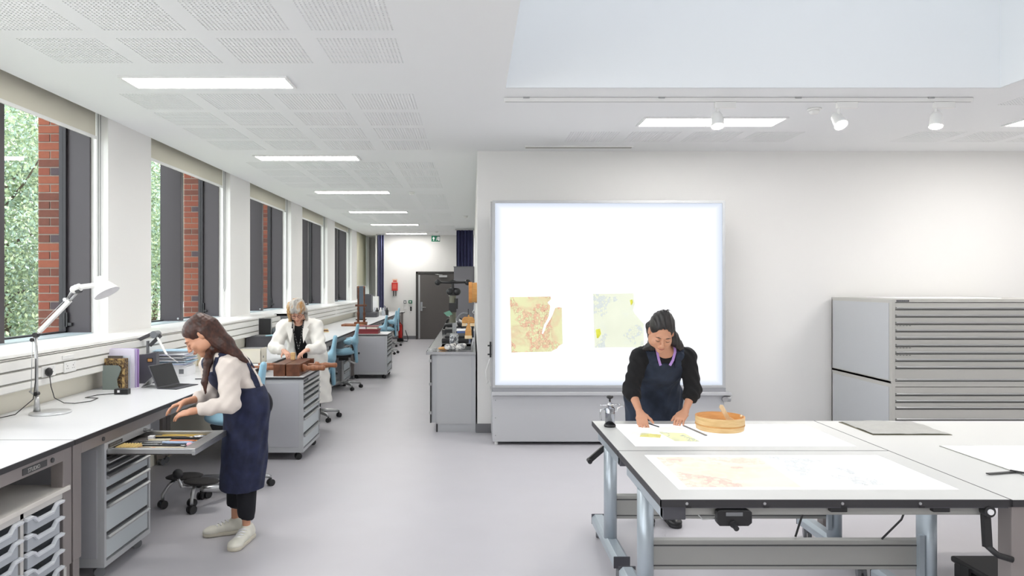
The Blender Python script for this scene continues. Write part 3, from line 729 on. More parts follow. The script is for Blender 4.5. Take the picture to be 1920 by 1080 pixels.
T = [('pencil', -1.79, 4.455, .30, 0, .006, 'yellow', .015, 'ivory', 'long yellow pencil lying furthest back in the drawer'),
 ('ruler', -1.83, 4.425, .33, 0, .004, 'yellow', 0, None, 'flat yellow wooden rule beside the back pencil'),
 ('brush', -1.87, 4.395, .24, .03, .006, 'black', .03, 'grey', 'black handled brush beside the yellow rule'),
 ('palette_knife', -1.74, 4.375, .22, -.05, .005, 'black', .05, 'grey', 'black handled knife with shiny blade near the drawer front'),
 ('crumpled_foil', -1.67, 4.385, .09, .2, .012, 'grey', 0, None, 'lumpy silver tool near the far front corner'),
 ('bone_folder', -1.90, 4.325, .13, .1, .006, 'ivory', 0, None, 'small pale bone folder in the middle rows'),
 ('scalpel', -1.93, 4.29, .17, 0, .004, 'grey', .03, 'grey', 'thin steel scalpel in the middle of the drawer'),
 ('spatula', -1.90, 4.25, .19, .02, .0045, 'grey', .03, 'ivory', 'grey spatula with white tip in the middle of the drawer'),
 ('clay_tool', -1.75, 4.30, .16, 0, .006, 'orange', .03, 'amber', 'orange handled tool with amber end'),
 ('knife', -1.75, 4.235, .19, 0, .009, 'blue', .01, 'blue', 'pale blue plastic craft knife'),
 ('needle_tool', -1.95, 4.205, .2, .03, .004, 'grey', .02, 'grey', 'slim steel needle tool left of the blue knife'),
 ('bristle_brush', -1.86, 4.165, .3, .02, .006, 'black', .04, 'grey', 'dark long handled brush in the front rows'),
 ('burnisher', -1.80, 4.12, .28, -.03, .0055, 'ivory', .04, 'black', 'ivory handled burnisher near the front of the drawer'),
 ('small_brush', -1.93, 4.10, .16, .05, .006, 'brown', .03, 'orange', 'small brown brush left of the burnisher'),
 ('wood_spatula', -1.72, 4.06, .14, 0, .005, 'ivory', 0, None, 'pale flat wooden spatula by the front edge'),
 ('tweezers', -1.86, 4.07, .18, .0, .004, 'grey', .02, 'grey', 'steel tweezers along the front edge')]
for n_, x, y, L, a, r, m, tp, tm, lab in T:
    stick(n_, x, y, L*1.0, a, r, cm_[m], tp, cm_[tm] if tm else None, lab, 'hand tool', .02 if n_ in ('ruler', 'wood_spatula', 'bone_folder') else 0)
solo('eraser', MB().box(-1.99, -1.955, 4.36, 4.395, zf, zf+.02), M_paper, 'small white eraser block in the back left of the drawer', 'eraser', 'hand tools in the open drawer', .003)
solo('round_rubber', MB().ball((-1.655, 4.165, zf+.0135), .013, sc=(1.5, 1.1, 1)), cm_['pink'], 'round pink rubber ball near the drawer front', 'eraser', 'hand tools in the open drawer')
t = thing('bristle_block', (-1.98, 4.09, zf), 'yellow block of wooden pegs at the near left corner of the drawer', 'block', 'hand tools in the open drawer')
part('block_base', MB().box(-2.035, -1.925, 4.045, 4.155, zf, zf+.016), M_wood, t, .002)
mb = MB()
for i in range(7):
    for j in range(7): mb.cyl((-2.028+i*.016, 4.053+j*.016, zf+.016), (-2.028+i*.016, 4.053+j*.016, zf+.026), .005, n=6)
part('peg_field', mb, mat('peg_cream', (228, 206, 142), .5), t, kind='stuff')

# ------------------------------------------------------------------ tray storage unit at the left edge
TX = -2.06; ty = [2.28, 2.605, 2.93, 3.255, 3.60]
t = thing('tray_unit', (-2.3, 2.95, 0), 'pale storage unit of translucent plastic trays under the near bench', 'storage unit')
part('top_board', MB().box(-2.52, TX+.012, ty[0]-.03, ty[-1]+.03, .605, .628), mat('unit_top', (224, 220, 214), .45), t, .002)
mb = MB().box(-2.52, -2.5, ty[0], ty[-1], .05, .605).box(-2.52, TX, ty[0], ty[-1], .05, .07).box(TX-.02, TX, ty[0], ty[-1], .575, .605)
part('carcass', mb, M_carc, t)
for yy in ty: part('upright', MB().box(-2.52, TX, yy-.012, yy+.012, .0, .605), M_carc, t)
def tray_meshes():
    """wavy front lip tray, local: front at x=0 facing +X, y 0..w"""
    w = .30; h = .072; lip = MB(); n = 24
    def wave(u):   # front lip height: dip in the centre for the hand
        s = abs(u-.5)*2; return -.028*(1-min(1, max(0, (s-.42)/.2)))**1.0 if s < .62 else 0
    top = [(i/n*w, wave(i/n)) for i in range(n+1)]
    for i in range(n):
        (ya, za), (yb, zb) = top[i], top[i+1]
        lip._add([(-.004, ya, za-.014), (.012, ya, za-.012), (.016, ya, za), (-.004, ya, za+.004), (-.004, yb, zb-.014), (.012, yb, zb-.012), (.016, yb, zb), (-.004, yb, zb+.004)],
                 [(0, 1, 5, 4), (1, 2, 6, 5), (2, 3, 7, 6), (3, 0, 4, 7)]+([(3, 2, 1, 0)] if i == 0 else [])+([(4, 5, 6, 7)] if i == n-1 else []))
    lip.box(-.40, 0, 0, .01, -.012, .002).box(-.40, 0, w-.01, w, -.012, .002)
    body = MB(); t_ = .003; y0, y1 = .022, w-.022
    for i in range(n):
        (ya, za), (yb, zb) = top[i], top[i+1]; ya = min(max(ya, y0), y1); yb = min(max(yb, y0), y1)
        if yb-ya < 1e-5: continue
        body._add([(0, ya, -h), (0, yb, -h), (0, yb, zb-.012), (0, ya, za-.012), (-t_, ya, -h), (-t_, yb, -h), (-t_, yb, zb-.012), (-t_, ya, za-.012)], [(0, 1, 2, 3), (5, 4, 7, 6)])
    body.box(-.4, 0, y0, y0+t_, -h, -.006).box(-.4, 0, y1-t_, y1, -h, -.006).box(-.4, -.397, y0, y1, -h, -.006).box(-.4, 0, y0, y1, -h-t_, -h)
    return lip, body
lipmb, bodymb = tray_meshes(); first = None; words = ['top', 'second', 'third', 'fourth', 'fifth', 'lowest']; colw = ['far left hidden', 'left', 'second', 'right-hand']
for ci in (1, 2, 3):
    for ri in range(6):
        lab = '%s translucent tray down in the %s column of the tray unit' % (words[ri], ['', 'leftmost', 'middle', 'right-hand'][ci])
        pos = (TX+.004, ty[ci]+.0125, .57-ri*.0825)
        if first is None:
            first = thing('storage_tray', (0, 0, 0), lab, 'tray', 'plastic trays in the storage unit')
            part('tray_lip', lipmb, mat('tray_lip', (226, 230, 236), .3), first); part('tray_body', bodymb, M_tray, first); first.location = pos
        else: dup(first, pos, None, lab)

# ------------------------------------------------------------------ desk lamp
bz = BZ; c = V((-2.62, 4.42, bz))
t = thing('desk_lamp', c, 'white and chrome spring-balanced desk lamp on the near bench', 'lamp')
part('base', MB().lathe([(.115, 0), (.117, .006), (.112, .011), (0, .012)], c, 40), mat('brushed_base', (214, 216, 218), .28, metal=.6), t)
px_ = c+V((-.085, 0, 0)); e1 = V((px_.x-.005, 4.42, 1.335)); e2 = V((-2.435, 4.42, 1.615))
lo = part('lower_arm', MB().tube([px_+V((0, 0, .012)), px_+V((0, 0, .10))], [.02, .012], 14).tube([px_+V((0, 0, .08)), e1], .010, 10), M_alu, t)
part('spring_rod', MB().tube([px_+V((-.035, 0, .13)), (e1.x-.022, 4.42, e1.z-.02)], .002, 6).tube([px_+V((-.045, 0, .135)), px_+V((0, 0, .105))], .006, 8), M_alu, lo)
part('joint', MB().cyl((e1.x, 4.405, e1.z), (e1.x, 4.435, e1.z), .016).cyl((e1.x-.022, 4.41, e1.z-.03), (e1.x-.022, 4.43, e1.z-.03), .012).cyl((px_.x, 4.405, bz+.12), (px_.x, 4.435, bz+.12), .013), M_bplast, lo)
d = (e2-e1).normalized()
up = part('upper_arm', MB().bar(e1+d*.03, e1+d*.30, .022, .028, (0, 1, 0)).tube([e1-d*.04, e1], .007, 8).tube([e1, e1+d*.32], .007, 8), M_white, t)
part('wire', MB().tube([e1+V((.03, .0, .07)), e1+d*.30+V((-.012, 0, .022))], .0018, 6), M_alu, up)
part('elbow_link', MB().tube([e1+d*.29, e2+V((-.02, 0, -.02))], .008, 8).cyl(e2+V((-.09, -.014, -.06)), e2+V((-.09, .014, -.06)), .012).tube([e1+d*.30+V((-.01, 0, .02)), e2+V((-.03, 0, .03))], .007, 8), M_alu, up)
part('pivot', MB().cyl(e2+V((-.01, -.02, -.005)), e2+V((-.01, .02, -.005)), .014), M_bplast, up)
sh = V((-2.315, 4.42, 1.675)); sd = V((.52, -.05, -.85)).normalized()
part('lamp_neck', MB().cyl(e2+V((-.045, 0, .0)), e2+V((.0, 0, .018)), .024, n=18).cyl(e2+V((-.055, 0, -.004)), e2+V((-.045, 0, 0)), .016, .024, n=18).cyl(e2+V((0, 0, .018)), sh+sd*.03, .016, n=16), M_white, t)
shade = part('lamp_shade', MB().tube([sh-sd*.008, sh+sd*.012, sh+sd*.095], [.030, .036, .078], 28, False), M_white, t, label='white metal cone shade')
part('shade_lining', MB().tube([sh, sh+sd*.014, sh+sd*.094], [.024, .032, .0755], 28, False), M_paper, shade)
part('shade_cap', MB().cyl(sh-sd*.022, sh-sd*.008, .018, .030, 28), M_white, shade)
part('bulb', MB().ball(sh+sd*.035, .028, 14), M_paper, shade)
part('lamp_cable', MB().tube([px_+V((.0, -.01, .34)), px_+V((.0, -.014, .2)), px_+V((-.01, -.02, .09)), px_+V((-.07, -.1, .01)), (-2.84, 4.1, bz+.004), (-2.85, 3.7, bz+.004)], .003, 6), M_bplast, t)
# sockets on the trunking and plug
def socket(y, z, lab, n_=2):
    t = thing('wall_socket', (-2.803, y, z), lab, 'socket', 'sockets on the white trunking')
    part('face_plate', MB().box(-2.803, -2.795, y-.073, y+.073, z-.036, z+.036), M_white, t, .002)
    for k in (-1, 1):
        part('pin_hole', MB().box(-2.795, -2.7945, y+k*.035-.003, y+k*.035+.003, z+.004, z+.012).box(-2.795, -2.7945, y+k*.035-.014, y+k*.035-.006, z-.012, z-.008).box(-2.795, -2.7945, y+k*.035+.006, y+k*.035+.014, z-.012, z-.008), M_slot, t)
        part('rocker', MB().box(-2.795, -2.792, y+k*.05-.005, y+k*.05+.005, z+.016, z+.028), M_white, t)
socket(4.70, 1.078, 'white double socket on the trunking with a black plug in it')
socket(4.95, 1.078, 'white double socket next to the one with the black plug')
socket(7.25, 1.078, 'white double socket on the trunking above the paper stack')
socket(10.9, 1.078, 'white double socket on the trunking past the dark speaker')
solo('data_outlet', MB().box(-2.803, -2.796, 4.86, 5.0, 1.135, 1.16), M_white, 'small white data outlet on the upper trunking strip', 'socket', bevel=.002)
t = thing('plug', (-2.78, 4.665, 1.07), 'black mains plug in the near socket, its cable running across the bench', 'plug')
part('plug_body', MB().ball((-2.775, 4.665, 1.075), .03, sc=(.75, .85, 1)), M_bplast, t)
part('cable', MB().tube([(-2.77, 4.665, 1.05), (-2.765, 4.67, .98), (-2.76, 4.70, .90), (-2.72, 4.74, bz+.01), (-2.66, 4.76, bz+.004), (-2.60, 4.85, bz+.004), (-2.62, 4.98, bz+.004), (-2.72, 5.0, bz+.004), (-2.70, 5.12, bz+.004), (-2.60, 5.2, bz+.004)], .0028, 6), M_bplast, t)
t = solo('power_adapter', MB().box(-2.60, -2.50, 5.16, 5.21, bz, bz+.04), M_bplast, 'small black power adapter on the bench before the slipcase', 'adapter', bevel=.004)
part('adapter_label', MB().box(-2.575, -2.557, 5.1593, 5.16, bz+.015, bz+.032), M_paper, t)
# books and files
R = Matrix.Rotation
def slab(cx, cy, w, d, h, ang, z=bz):
    M = Matrix.Translation((cx, cy, z)) @ R(ang, 4, 'Z'); return MB().box(-w/2, w/2, -d/2, d/2, 0, h, M), M
t = thing('slipcase_book', (-2.75, 5.40, bz), 'brown and gold patterned book standing in an olive slipcase with a curved cut', 'book')
mb, M = slab(-2.72, 5.44, .155, .05, .235, -.05); part('book_block', mb, ramp_mat('gilt_pattern', [(.44, (62, 46, 36)), (.5, (176, 148, 96)), (.56, (70, 52, 40))], (1, 1, 1), .5, 55, 2, bump=.05), t)
part('border', MB().box(-.078, .078, -.0285, -.025, .222, .235, M).box(-.078, -.066, -.0285, -.025, 0, .235, M).box(.06, .078, -.0285, -.025, 0, .235, M).box(-.055, .05, -.0285, -.025, .206, .211, M), ramp_mat('gilt_border', [(.4, (92, 66, 46)), (.6, (196, 166, 110))], (1, 1, 1), .5, 40, 2), t)
mb = MB(); poly = [(-.085, 0), (-.085, .185)]+[(.02+.035*math.sin(a), .15+.035*math.cos(a)) for a in np.linspace(0, 1.6, 7)]+[(.045-.02*math.sin(a), .10-.03*(a-.5)) for a in np.linspace(.2, 1.5, 5)]+[(.03, .03), (.045, 0)]
mb.prism(poly, -.045, -.034, 'xz', M); part('slipcase_front', mb, mat('sage_board', (132, 142, 138), .7), t)
part('slipcase_back', MB().box(-.09, .03, .028, .036, 0, .25, M), mat('dark_board', (104, 98, 94), .7), t)
t = thing('document_wallet', (-2.64, 5.52, bz), 'tall lilac plastic document wallet with printed sheets', 'folder')
for k, (ang, m, hh) in enumerate(((-.03, mat('lilac_pale', (232, 228, 244), .3), .30), (.02, mat('lilac_plastic', (206, 190, 230), .3), .302), (.05, mat('violet_plastic', (176, 146, 206), .3), .296))):
    mb, M = slab(-2.715+.006*k, 5.50+.02*k, .21, .012, hh, ang); part('wallet_sheet', mb, m, t)
mb, M = slab(-2.72, 5.490, .17, .002, .25, -.03); part('printed_sheet', mb, mat('print_paper', (226, 230, 240), .6), t)
for k in range(6): part('text_line', MB().box(-.07, .06-.01*(k % 3), -.0016, -.001, .225-k*.018, .227-k*.018, M), M_gplast, t)
t = thing('magazine_file', (-2.50, 5.85, bz), 'dark grey magazine file box with a small label window', 'file box')
mb = MB(); M = Matrix.Translation((-2.66, 5.78, bz)) @ R(.12, 4, 'Z')
mb.prism([(-.13, 0), (.10, 0), (.10, .25), (.02, .235), (-.13, .22)], -.04, .04, 'xz', M); part('box_body', mb, M_dplast, t)
part('label_holder', MB().box(.03, .075, -.043, -.04, .17, .205, M), M_bplast, t); part('label_window', MB().box(.036, .069, -.0445, -.043, .176, .199, M), mat('tan_label', (206, 150, 84), .6), t)
# tablet with keyboard cover
t = thing('tablet_computer', (-2.42, 5.42, bz), 'tablet computer on its kickstand with a black keyboard cover', 'tablet')
M = Matrix.Translation((-2.50, 5.48, bz+.004)) @ R(.35, 4, 'Z') @ R(-.42, 4, 'X') @ R(PI/2, 4, 'X')
M = Matrix.Translation((-2.475, 5.52, bz+.002)) @ R(1.05, 4, 'Z') @ R(.38, 4, 'X')
part('tablet_slab', MB().box(-.0, .28, -.008, 0, 0, .185, Matrix.Translation((-2.415, 5.44, bz+.004)) @ R(1.35, 4, 'Z') @ R(-.42, 4, 'X')), M_dplast, t, .002)
part('screen', MB().box(.006, .274, -.0086, -.008, .006, .179, Matrix.Translation((-2.415, 5.44, bz+.004)) @ R(1.35, 4, 'Z') @ R(-.42, 4, 'X')), mat('screen_black', (34, 34, 38), .15), t)
kb = part('keyboard', MB().box(0, .28, -.19, -.02, 0, .006, Matrix.Translation((-2.43, 5.44, bz)) @ R(1.35, 4, 'Z')), mat('keyboard_grey', (66, 66, 72), .7), t, .002)
Mk = Matrix.Translation((-2.43, 5.44, bz)) @ R(1.35, 4, 'Z')
mb = MB()
for i in range(13):
    for j in range(5): mb.box(.016+i*.0192, .032+i*.0192, -.045-j*.019, -.030-j*.019, .006, .008, Mk)
part('keys', mb, M_bplast, kb)
part('kickstand', MB().bar((-2.47, 5.58, bz+.09), (-2.56, 5.58, bz+.004), .16, .003), M_alu, t)
t = solo('pen', MB().tube([(-2.33, 5.98, bz+.005), (-2.22, 6.0, bz+.005)], .004, 8), M_bplast, 'black pen lying on the bench behind the tablet', 'pen')
# paper stacks
g = thing('paper_stack', (-2.50, 6.35, bz), 'untidy stack of white and blue papers on a box file behind the tablet', 'paper stack')
mb, M = slab(-2.62, 6.30, .26, .22, .08, .06); part('box_file', mb, M_paper, g, .002)
part('file_label', MB().box(.06, .10, -.1125, -.11, .02, .06, M), M_gplast, g)
z = bz+.08
for k in range(26):
    h = random.uniform(.003, .008); mb, M = slab(-2.64+random.uniform(-.03, .03), 6.30+random.uniform(-.03, .03), .29, .21, h-.001, random.uniform(-.2, .25), z)
    part('sheet', mb, random.choice([M_paper, M_paper, mat('blue_card', (176, 206, 226), .6), mat('lavender_paper', (200, 200, 226), .6), mat('paper_grey', (220, 222, 228), .6)]), g); z += h
t = thing('clamp_lamp', (-2.79, 6.0, 1.1), 'folded grey arm of a magnifier leaning above the papers', 'magnifier arm')
part('arm', MB().bar((-2.86, 6.0, 1.16), (-2.71, 6.05, 1.235), .03, .03).bar((-2.73, 6.02, 1.13), (-2.65, 6.06, 1.22), .035, .03), mat('arm_grey', (86, 86, 88), .35, metal=.4), t, .004)
part('knuckle', MB().cyl((-2.69, 6.0, 1.225), (-2.69, 6.09, 1.225), .03).cyl((-2.86, 5.97, 1.16), (-2.86, 6.03, 1.16), .018), M_gplast, t)
part('clear_strut', MB().bar((-2.69, 6.04, 1.23), (-2.57, 5.98, 1.06), .022, .006).bar((-2.57, 5.98, 1.06), (-2.49, 6.02, .99), .02, .005), M_white, t)
part('stand_post', MB().cyl((-2.75, 6.03, bz), (-2.75, 6.03, 1.17), .012).cyl((-2.75, 6.03, bz), (-2.75, 6.03, bz+.012), .05, n=24), M_gplast, t)
# cream boxes on the second bench
t = thing('card_box', (-2.55, 7.05, bz), 'low cream card box on the bench behind the bent woman', 'box')
part('box_body', MB().box(-2.86, -2.70, 6.95, 7.08, bz, bz+.17), M_cream, t, .003); part('box_lid', MB().box(-2.70, -2.52, 6.98, 7.10, bz, bz+.165), mat('box_tan', (206, 192, 162), .6), t, .003)
t = thing('archive_box', (-2.2, 7.3, bz), 'open cream archive box beside the blue chair back', 'box')
mb = MB().box(-2.40, -2.14, 7.20, 7.205, bz, bz+.13).box(-2.40, -2.14, 7.395, 7.40, bz, bz+.13).box(-2.40, -2.395, 7.2, 7.4, bz, bz+.13).box(-2.145, -2.14, 7.2, 7.4, bz, bz+.15).box(-2.40, -2.14, 7.2, 7.4, bz, bz+.004)
part('box_body', mb, M_cream, t); part('ring', MB().cyl((-2.139, 7.28, bz+.06), (-2.137, 7.28, bz+.06), .012), M_gplast, t)
# dark grey box and speaker-like unit
t = thing('storage_box', (-2.72, 9.05, bz), 'wide dark grey box on the bench under the black panel', 'box')
part('box_body', MB().box(-2.885, -2.50, 9.05, 9.35, bz, bz+.14), M_dplast, t, .006); part('lid_seam', MB().box(-2.887, -2.498, 9.048, 9.352, bz+.118, bz+.121), M_slot, t)
t = thing('black_panel_unit', (-2.68, 9.15, bz+.14), 'upright black screen-faced unit on the dark grey box', 'monitor')
part('housing', MB().box(-2.765, -2.60, 9.20, 9.24, bz+.142, bz+.36), M_alu, t, .004); part('face', MB().box(-2.76, -2.605, 9.196, 9.2, bz+.15, bz+.357), M_bplast, t)
part('foot', MB().box(-2.79, -2.6, 9.14, 9.26, bz+.14, bz+.15), M_alu, t)
solo('grey_pouch', MB().ball((-2.56, 9.24, bz+.19), .055, sc=(1.1, .6, .9)), mat('slate', (96, 104, 108), .6), 'rounded slate grey pouch beside the black unit', 'pouch')
solo('blue_cloth', MB().prism([(-2.62, 9.0), (-2.5, 9.06), (-2.49, 9.2), (-2.58, 9.15)], bz+.142, bz+.155, 'xy'), mat('cloth_aqua', (160, 200, 212), .9), 'folded aqua cloth on the grey box', 'cloth', bevel=.005)
t = thing('wall_screen', (-2.84, 10.35, 1.213), 'black-framed box standing on the sill shelf behind the woman in the white coat', 'box')
part('frame', MB().box(-2.9, -2.62, 10.4, 10.43, 1.05, 1.215).box(-2.9, -2.62, 10.40, 10.5, 1.19, 1.215), M_bplast, t); part('face', MB().box(-2.885, -2.63, 10.398, 10.4, 1.06, 1.19), M_gplast, t)
# bench items past the white coat
for k, (x, y, z, m, lab) in enumerate(((-2.62, 11.3, bz+.0, M_bplast, 'black strap loop on the bench right of the white coat'), (-2.45, 10.7, bz, M_bplast, 'small black tool roll at the white coat sleeve'))):
    t = thing('tool_strap', (x, y, z), lab, 'strap'); part('strap_loop', MB().tube([(x-.12, y, z+.02), (x-.05, y+.03, z+.07), (x+.06, y, z+.05), (x+.10, y-.04, z+.02), (x, y-.06, z+.015)], [.02, .028, .028, .02, .012], 10), m, t)
t = thing('wood_strips', (-2.48, 11.9, bz), 'thin wooden strips stacked on the bench beside the black strap', 'wood strips')
for k in range(5): part('strip', MB().box(-2.68+.02*k, -2.36-.01*k, 11.7+.02*k, 11.74+.02*k, bz+k*.014, bz+.012+k*.014), [M_cream, M_wood, M_dwood, M_wood, M_cream][k], t)
# turned wooden stand (upright screws) on the bench
t = thing('sewing_frame', (-2.15, 13.6, bz), 'old wooden sewing frame with two tall dark turned posts', 'wooden frame')
p0 = V((-2.26, 13.4, bz))
part('base_board', MB().box(-2.50, -2.06, 13.55, 13.95, bz, bz+.035), M_mwood, t, .003); part('upper_board', MB().box(-2.28, -2.05, 13.7, 13.9, bz+.035, bz+.07), M_mwood, t, .003)
for xx in (-2.215, -2.10):
    part('turned_post', MB().lathe([(.022, .06), (.026, .1), (.018, .14), (.024, .19), (.03, .24), (.018, .27), (.018, .30), (.024, .32), (.016, .36), (.017, .62), (.02, .66), (.016, .72), (.0, .73)], (xx, 13.8, bz), 14), M_dwood, t)
    part('brass_cap', MB().lathe([(.018, .73), (.02, .75), (0, .77)], (xx, 13.8, bz), 12), M_mwood, t)
part('cross_bar', MB().box(-2.27, -2.05, 13.77, 13.83, bz+.37, bz+.41), M_dwood, t, .006)
t = thing('grey_stand', (-2.35, 15.5, 1.2), 'tall dark grey display board standing behind the turned wooden posts', 'board')
part('board', MB().box(-2.56, -2.40, 15.9, 15.94, bz, 1.60), mat('slate_board', (84, 96, 108), .6), t); part('foot', MB().box(-2.6, -2.38, 15.84, 16.0, bz, bz+.02), M_bplast, t)
t = thing('monitor', (-2.45, 17.3, bz), 'dark grey monitor turned sideways on the far bench', 'monitor')
part('monitor_body', MB().box(-2.62, -2.47, 17.3, 17.62, bz+.12, bz+.56), M_dplast, t, .01); part('foot', MB().box(-2.72, -2.32, 17.25, 17.65, bz, bz+.12), M_dplast, t, .01); part('edge_trim', MB().box(-2.47, -2.465, 17.32, 17.6, bz+.14, bz+.54), M_gplast, t)
t = thing('bench_equipment', (-2.4, 18.6, bz), 'cluster of white and clear laboratory bottles beside the far monitor', 'equipment')
for k in range(6): part('bottle', MB().lathe([(.04, 0), (.042, .12), (.02, .16), (.02, .2), (0, .2)], (-2.60+.08*k, 18.2+.1*(k % 2), bz), 12), [M_white, M_tray, M_bplast][k % 3], t)
t = thing('wall_unit', (-2.6, 19.4, 1.0), 'small white wall unit near the curtain', 'box'); part('body', MB().box(-2.80, -2.56, 19.3, 19.5, bz+.1, 1.32), M_white, t, .01); part('front_panel', MB().box(-2.77, -2.59, 19.292, 19.3, bz+.16, 1.2), M_paper, t)
t = thing('return_desk', (-2.1, 20.7, 0), 'white desk end with dark edge at the foot of the curtain', 'desk')
part('desk_top', MB().box(-2.86, -1.98, 20.45, 20.85, .82, .85), M_top, t); part('edge_band', MB().box(-2.86, -1.978, 20.448, 20.852, .822, .846), M_edge, t); part('leg', MB().box(-2.06, -2.0, 20.5, 20.56, 0, .82), M_bframe, t)
# red boxes on the far cabinet
t = thing('clamshell_box', (-1.78, 12.7, .777), 'dark red clamshell box on the far drawer cabinet', 'box')
part('box_body', MB().box(-2.02, -1.66, 12.5, 12.8, .778, .85), mat('maroon', (132, 50, 56), .6), t, .003); part('box_lid', MB().box(-2.03, -1.65, 12.49, 12.81, .84, .86), mat('maroon', (0, 0, 0)), t)
t = thing('book_stack', (-1.85, 12.7, .86), 'two white books with brown spines lying on the red box', 'books')
part('book', MB().box(-2.0, -1.88, 12.55, 12.78, .862, .905), M_paper, t, .002); part('book', MB().box(-1.87, -1.68, 12.55, 12.78, .862, .905), M_cream, t, .002); part('cover', MB().box(-2.01, -1.67, 12.54, 12.79, .906, .912), mat('maroon', (0, 0, 0)), t)
# extinguisher
t = thing('fire_extinguisher', (-2.06, 20.2, 0), 'red fire extinguisher on a wheeled black stand behind the last chair', 'fire extinguisher')
part('cylinder', MB().lathe([(.0, .12), (.05, .125), (.055, .14), (.055, .48), (.04, .53), (.015, .55), (.015, .58), (0, .58)], (-2.05, 20.2, 0), 20), M_red, t); part('hose', MB().tube([(-2.05, 20.15, .57), (-1.98, 20.1, .5), (-1.97, 20.1, .3), (-1.98, 20.12, .2)], .008), M_bplast, t)
part('stand', MB().tube([(-2.08, 20.1, .06), (-1.84, 20.1, .04), (-1.82, 20.1, .12), (-1.9, 20.15, .35)], .012).box(-2.13, -1.96, 20.1, 20.3, .03, .12), M_bplast, t)
# ------------------------------------------------------------------ wooden press on the cabinet
zc = .783; t = thing('wooden_press', (-1.85, 6.9, zc), 'old brown wooden laying press with turned screw handles on the cabinet top', 'wooden press')
part('cheek', MB().box(-1.875, -1.765, 6.70, 7.16, zc, zc+.115), M_dwood, t, .004); part('cheek', MB().box(-1.755, -1.63, 6.70, 7.16, zc, zc+.115), M_dwood, t, .004)
for y in (6.82, 7.06):
    part('screw', MB().cyl((-2.12, y, zc+.065), (-1.875, y, zc+.065), .022, n=16), M_mwood, t)
    part('handle', MB().lathe([(.0, 0), (.038, .002), (.034, .03), (.02, .045), (.024, .08), (.03, .10), (.022, .16), (.026, .20), (.02, .215), (0, .22)], (-1.63 if y < 6.9 else -1.56, y, zc+.065), 16, 'x'), M_mwood, t)
part('screw_shaft', MB().cyl((-1.63, 7.06, zc+.065), (-1.56, 7.06, zc+.065), .02), M_mwood, t)
part('runner', MB().box(-1.74, -1.60, 7.17, 7.20, zc, zc+.12), M_dwood, t, .003)
t = thing('glue_pot', (-1.76, 7.14, zc+.14), 'small pale wooden block held in the hands of the woman in the white coat', 'block')
part('block_body', MB().box(-1.81, -1.77, 7.08, 7.12, zc+.1155, zc+.185), M_wood, t, .004); part('block_top', MB().box(-1.807, -1.773, 7.083, 7.117, zc+.185, zc+.188), M_spoon, t)
# ------------------------------------------------------------------ blue saddle chairs
def chair_template():
    t = thing('saddle_chair', (0, 0, 0), '', 'chair', 'light blue saddle chairs at the benches')
    F = Field((-.3, -.26, .46), (.26, .26, .72), .011)
    F.ell((0, 0, .575), (.205, .19, .05)); F.ell((-.12, 0, .60), (.08, .09, .035), k=.04); F.ell((.08, .11, .60), (.09, .07, .04), k=.04); F.ell((.08, -.11, .60), (.09, .07, .04), k=.04)
    part('seat', F.mesh(), M_blue, t)
    part('seat_pan', MB().prism([(-.13, .50), (.14, .50), (.15, .545), (-.15, .545)], -.11, .11, 'xz').box(-.05, .1, -.06, .06, .45, .5), M_bplast, t, .008)
    F = Field((-.02, -.30, .38), (.34, .30, 1.06), .011); s = (0, 1, 0)
    F.ecap((.225, 0, .43), (.205, 0, .72), (.045, .028), (.10, .034), s, .02)
    F.ecap((.205, 0, .74), (.245, 0, 1.00), (.10, .034), (.055, .026), s, .03)
    F.ecap((.20, 0, .76), (.12, .22, .755), (.05, .035), (.045, .035), (0, 0, 1), .05); F.ecap((.20, 0, .76), (.12, -.22, .755), (.05, .035), (.045, .035), (0, 0, 1), .05)
    F.cap((.12, .21, .755), (.07, .215, .755), .042, .036, .02); F.cap((.12, -.21, .755), (.07, -.215, .755), .042, .036, .02)
    part('backrest', F.mesh(), M_blue, t)
    part('back_piping', MB().tube([(.19, -.04, .45), (.172, -.07, .6), (.165, -.10, .70), (.13, -.15, .715)], .006, 6).tube([(.19, .04, .45), (.172, .07, .6), (.165, .10, .70), (.13, .15, .715)], .006, 6), M_bplast, t)
    part('back_tube', MB().tube([(.05, 0, .485), (.12, 0, .43), (.19, 0, .40), (.235, 0, .42), (.24, 0, .50)], .016, 10), M_alu, t)
    part('back_knob', MB().cyl((.25, -.01, .56), (.275, -.01, .56), .016), M_bplast, t)
    part('gas_column', MB().cyl((0, 0, .12), (0, 0, .30), .026).cyl((0, 0, .30), (0, 0, .47), .015), M_alu, t)
    part('hub', MB().cyl((0, 0, .07), (0, 0, .13), .045, .035), M_alu, t)
    for k in range(5):
        a = k*2*PI/5+.3; c, s_ = math.cos(a), math.sin(a); lg = MB()
        lg.tube([(c*.03, s_*.03, .10), (c*.16, s_*.16, .095), (c*.27, s_*.27, .085), (c*.30, s_*.30, .07)], [.024, .022, .018, .014], 8)
        L_ = part('leg', lg, M_alu, t); castor(L_, c*.30, s_*.30, 0, .027, a+.5, M_rub)
    return t
ch = chair_template(); ch.location = (-1.93, 5.72, 0); ch.rotation_euler = (0, 0, .1); ch['label'] = 'light blue saddle chair half hidden behind the woman bending over the drawer'
for x, y, r, lab in ((-1.93, 8.72, .15, 'light blue saddle chair just right of the woman in the white coat'), (-2.06, 11.25, .1, 'light blue saddle chair left of the far drawer cabinet'),
                     (-1.98, 14.4, .0, 'light blue saddle chair behind the far drawer cabinet'), (-2.05, 16.9, .2, 'second last light blue saddle chair by the aisle'), (-2.20, 18.95, .1, 'last light blue saddle chair, nearest the far wall')):
    dup(ch, (x, y, 0), r, lab)
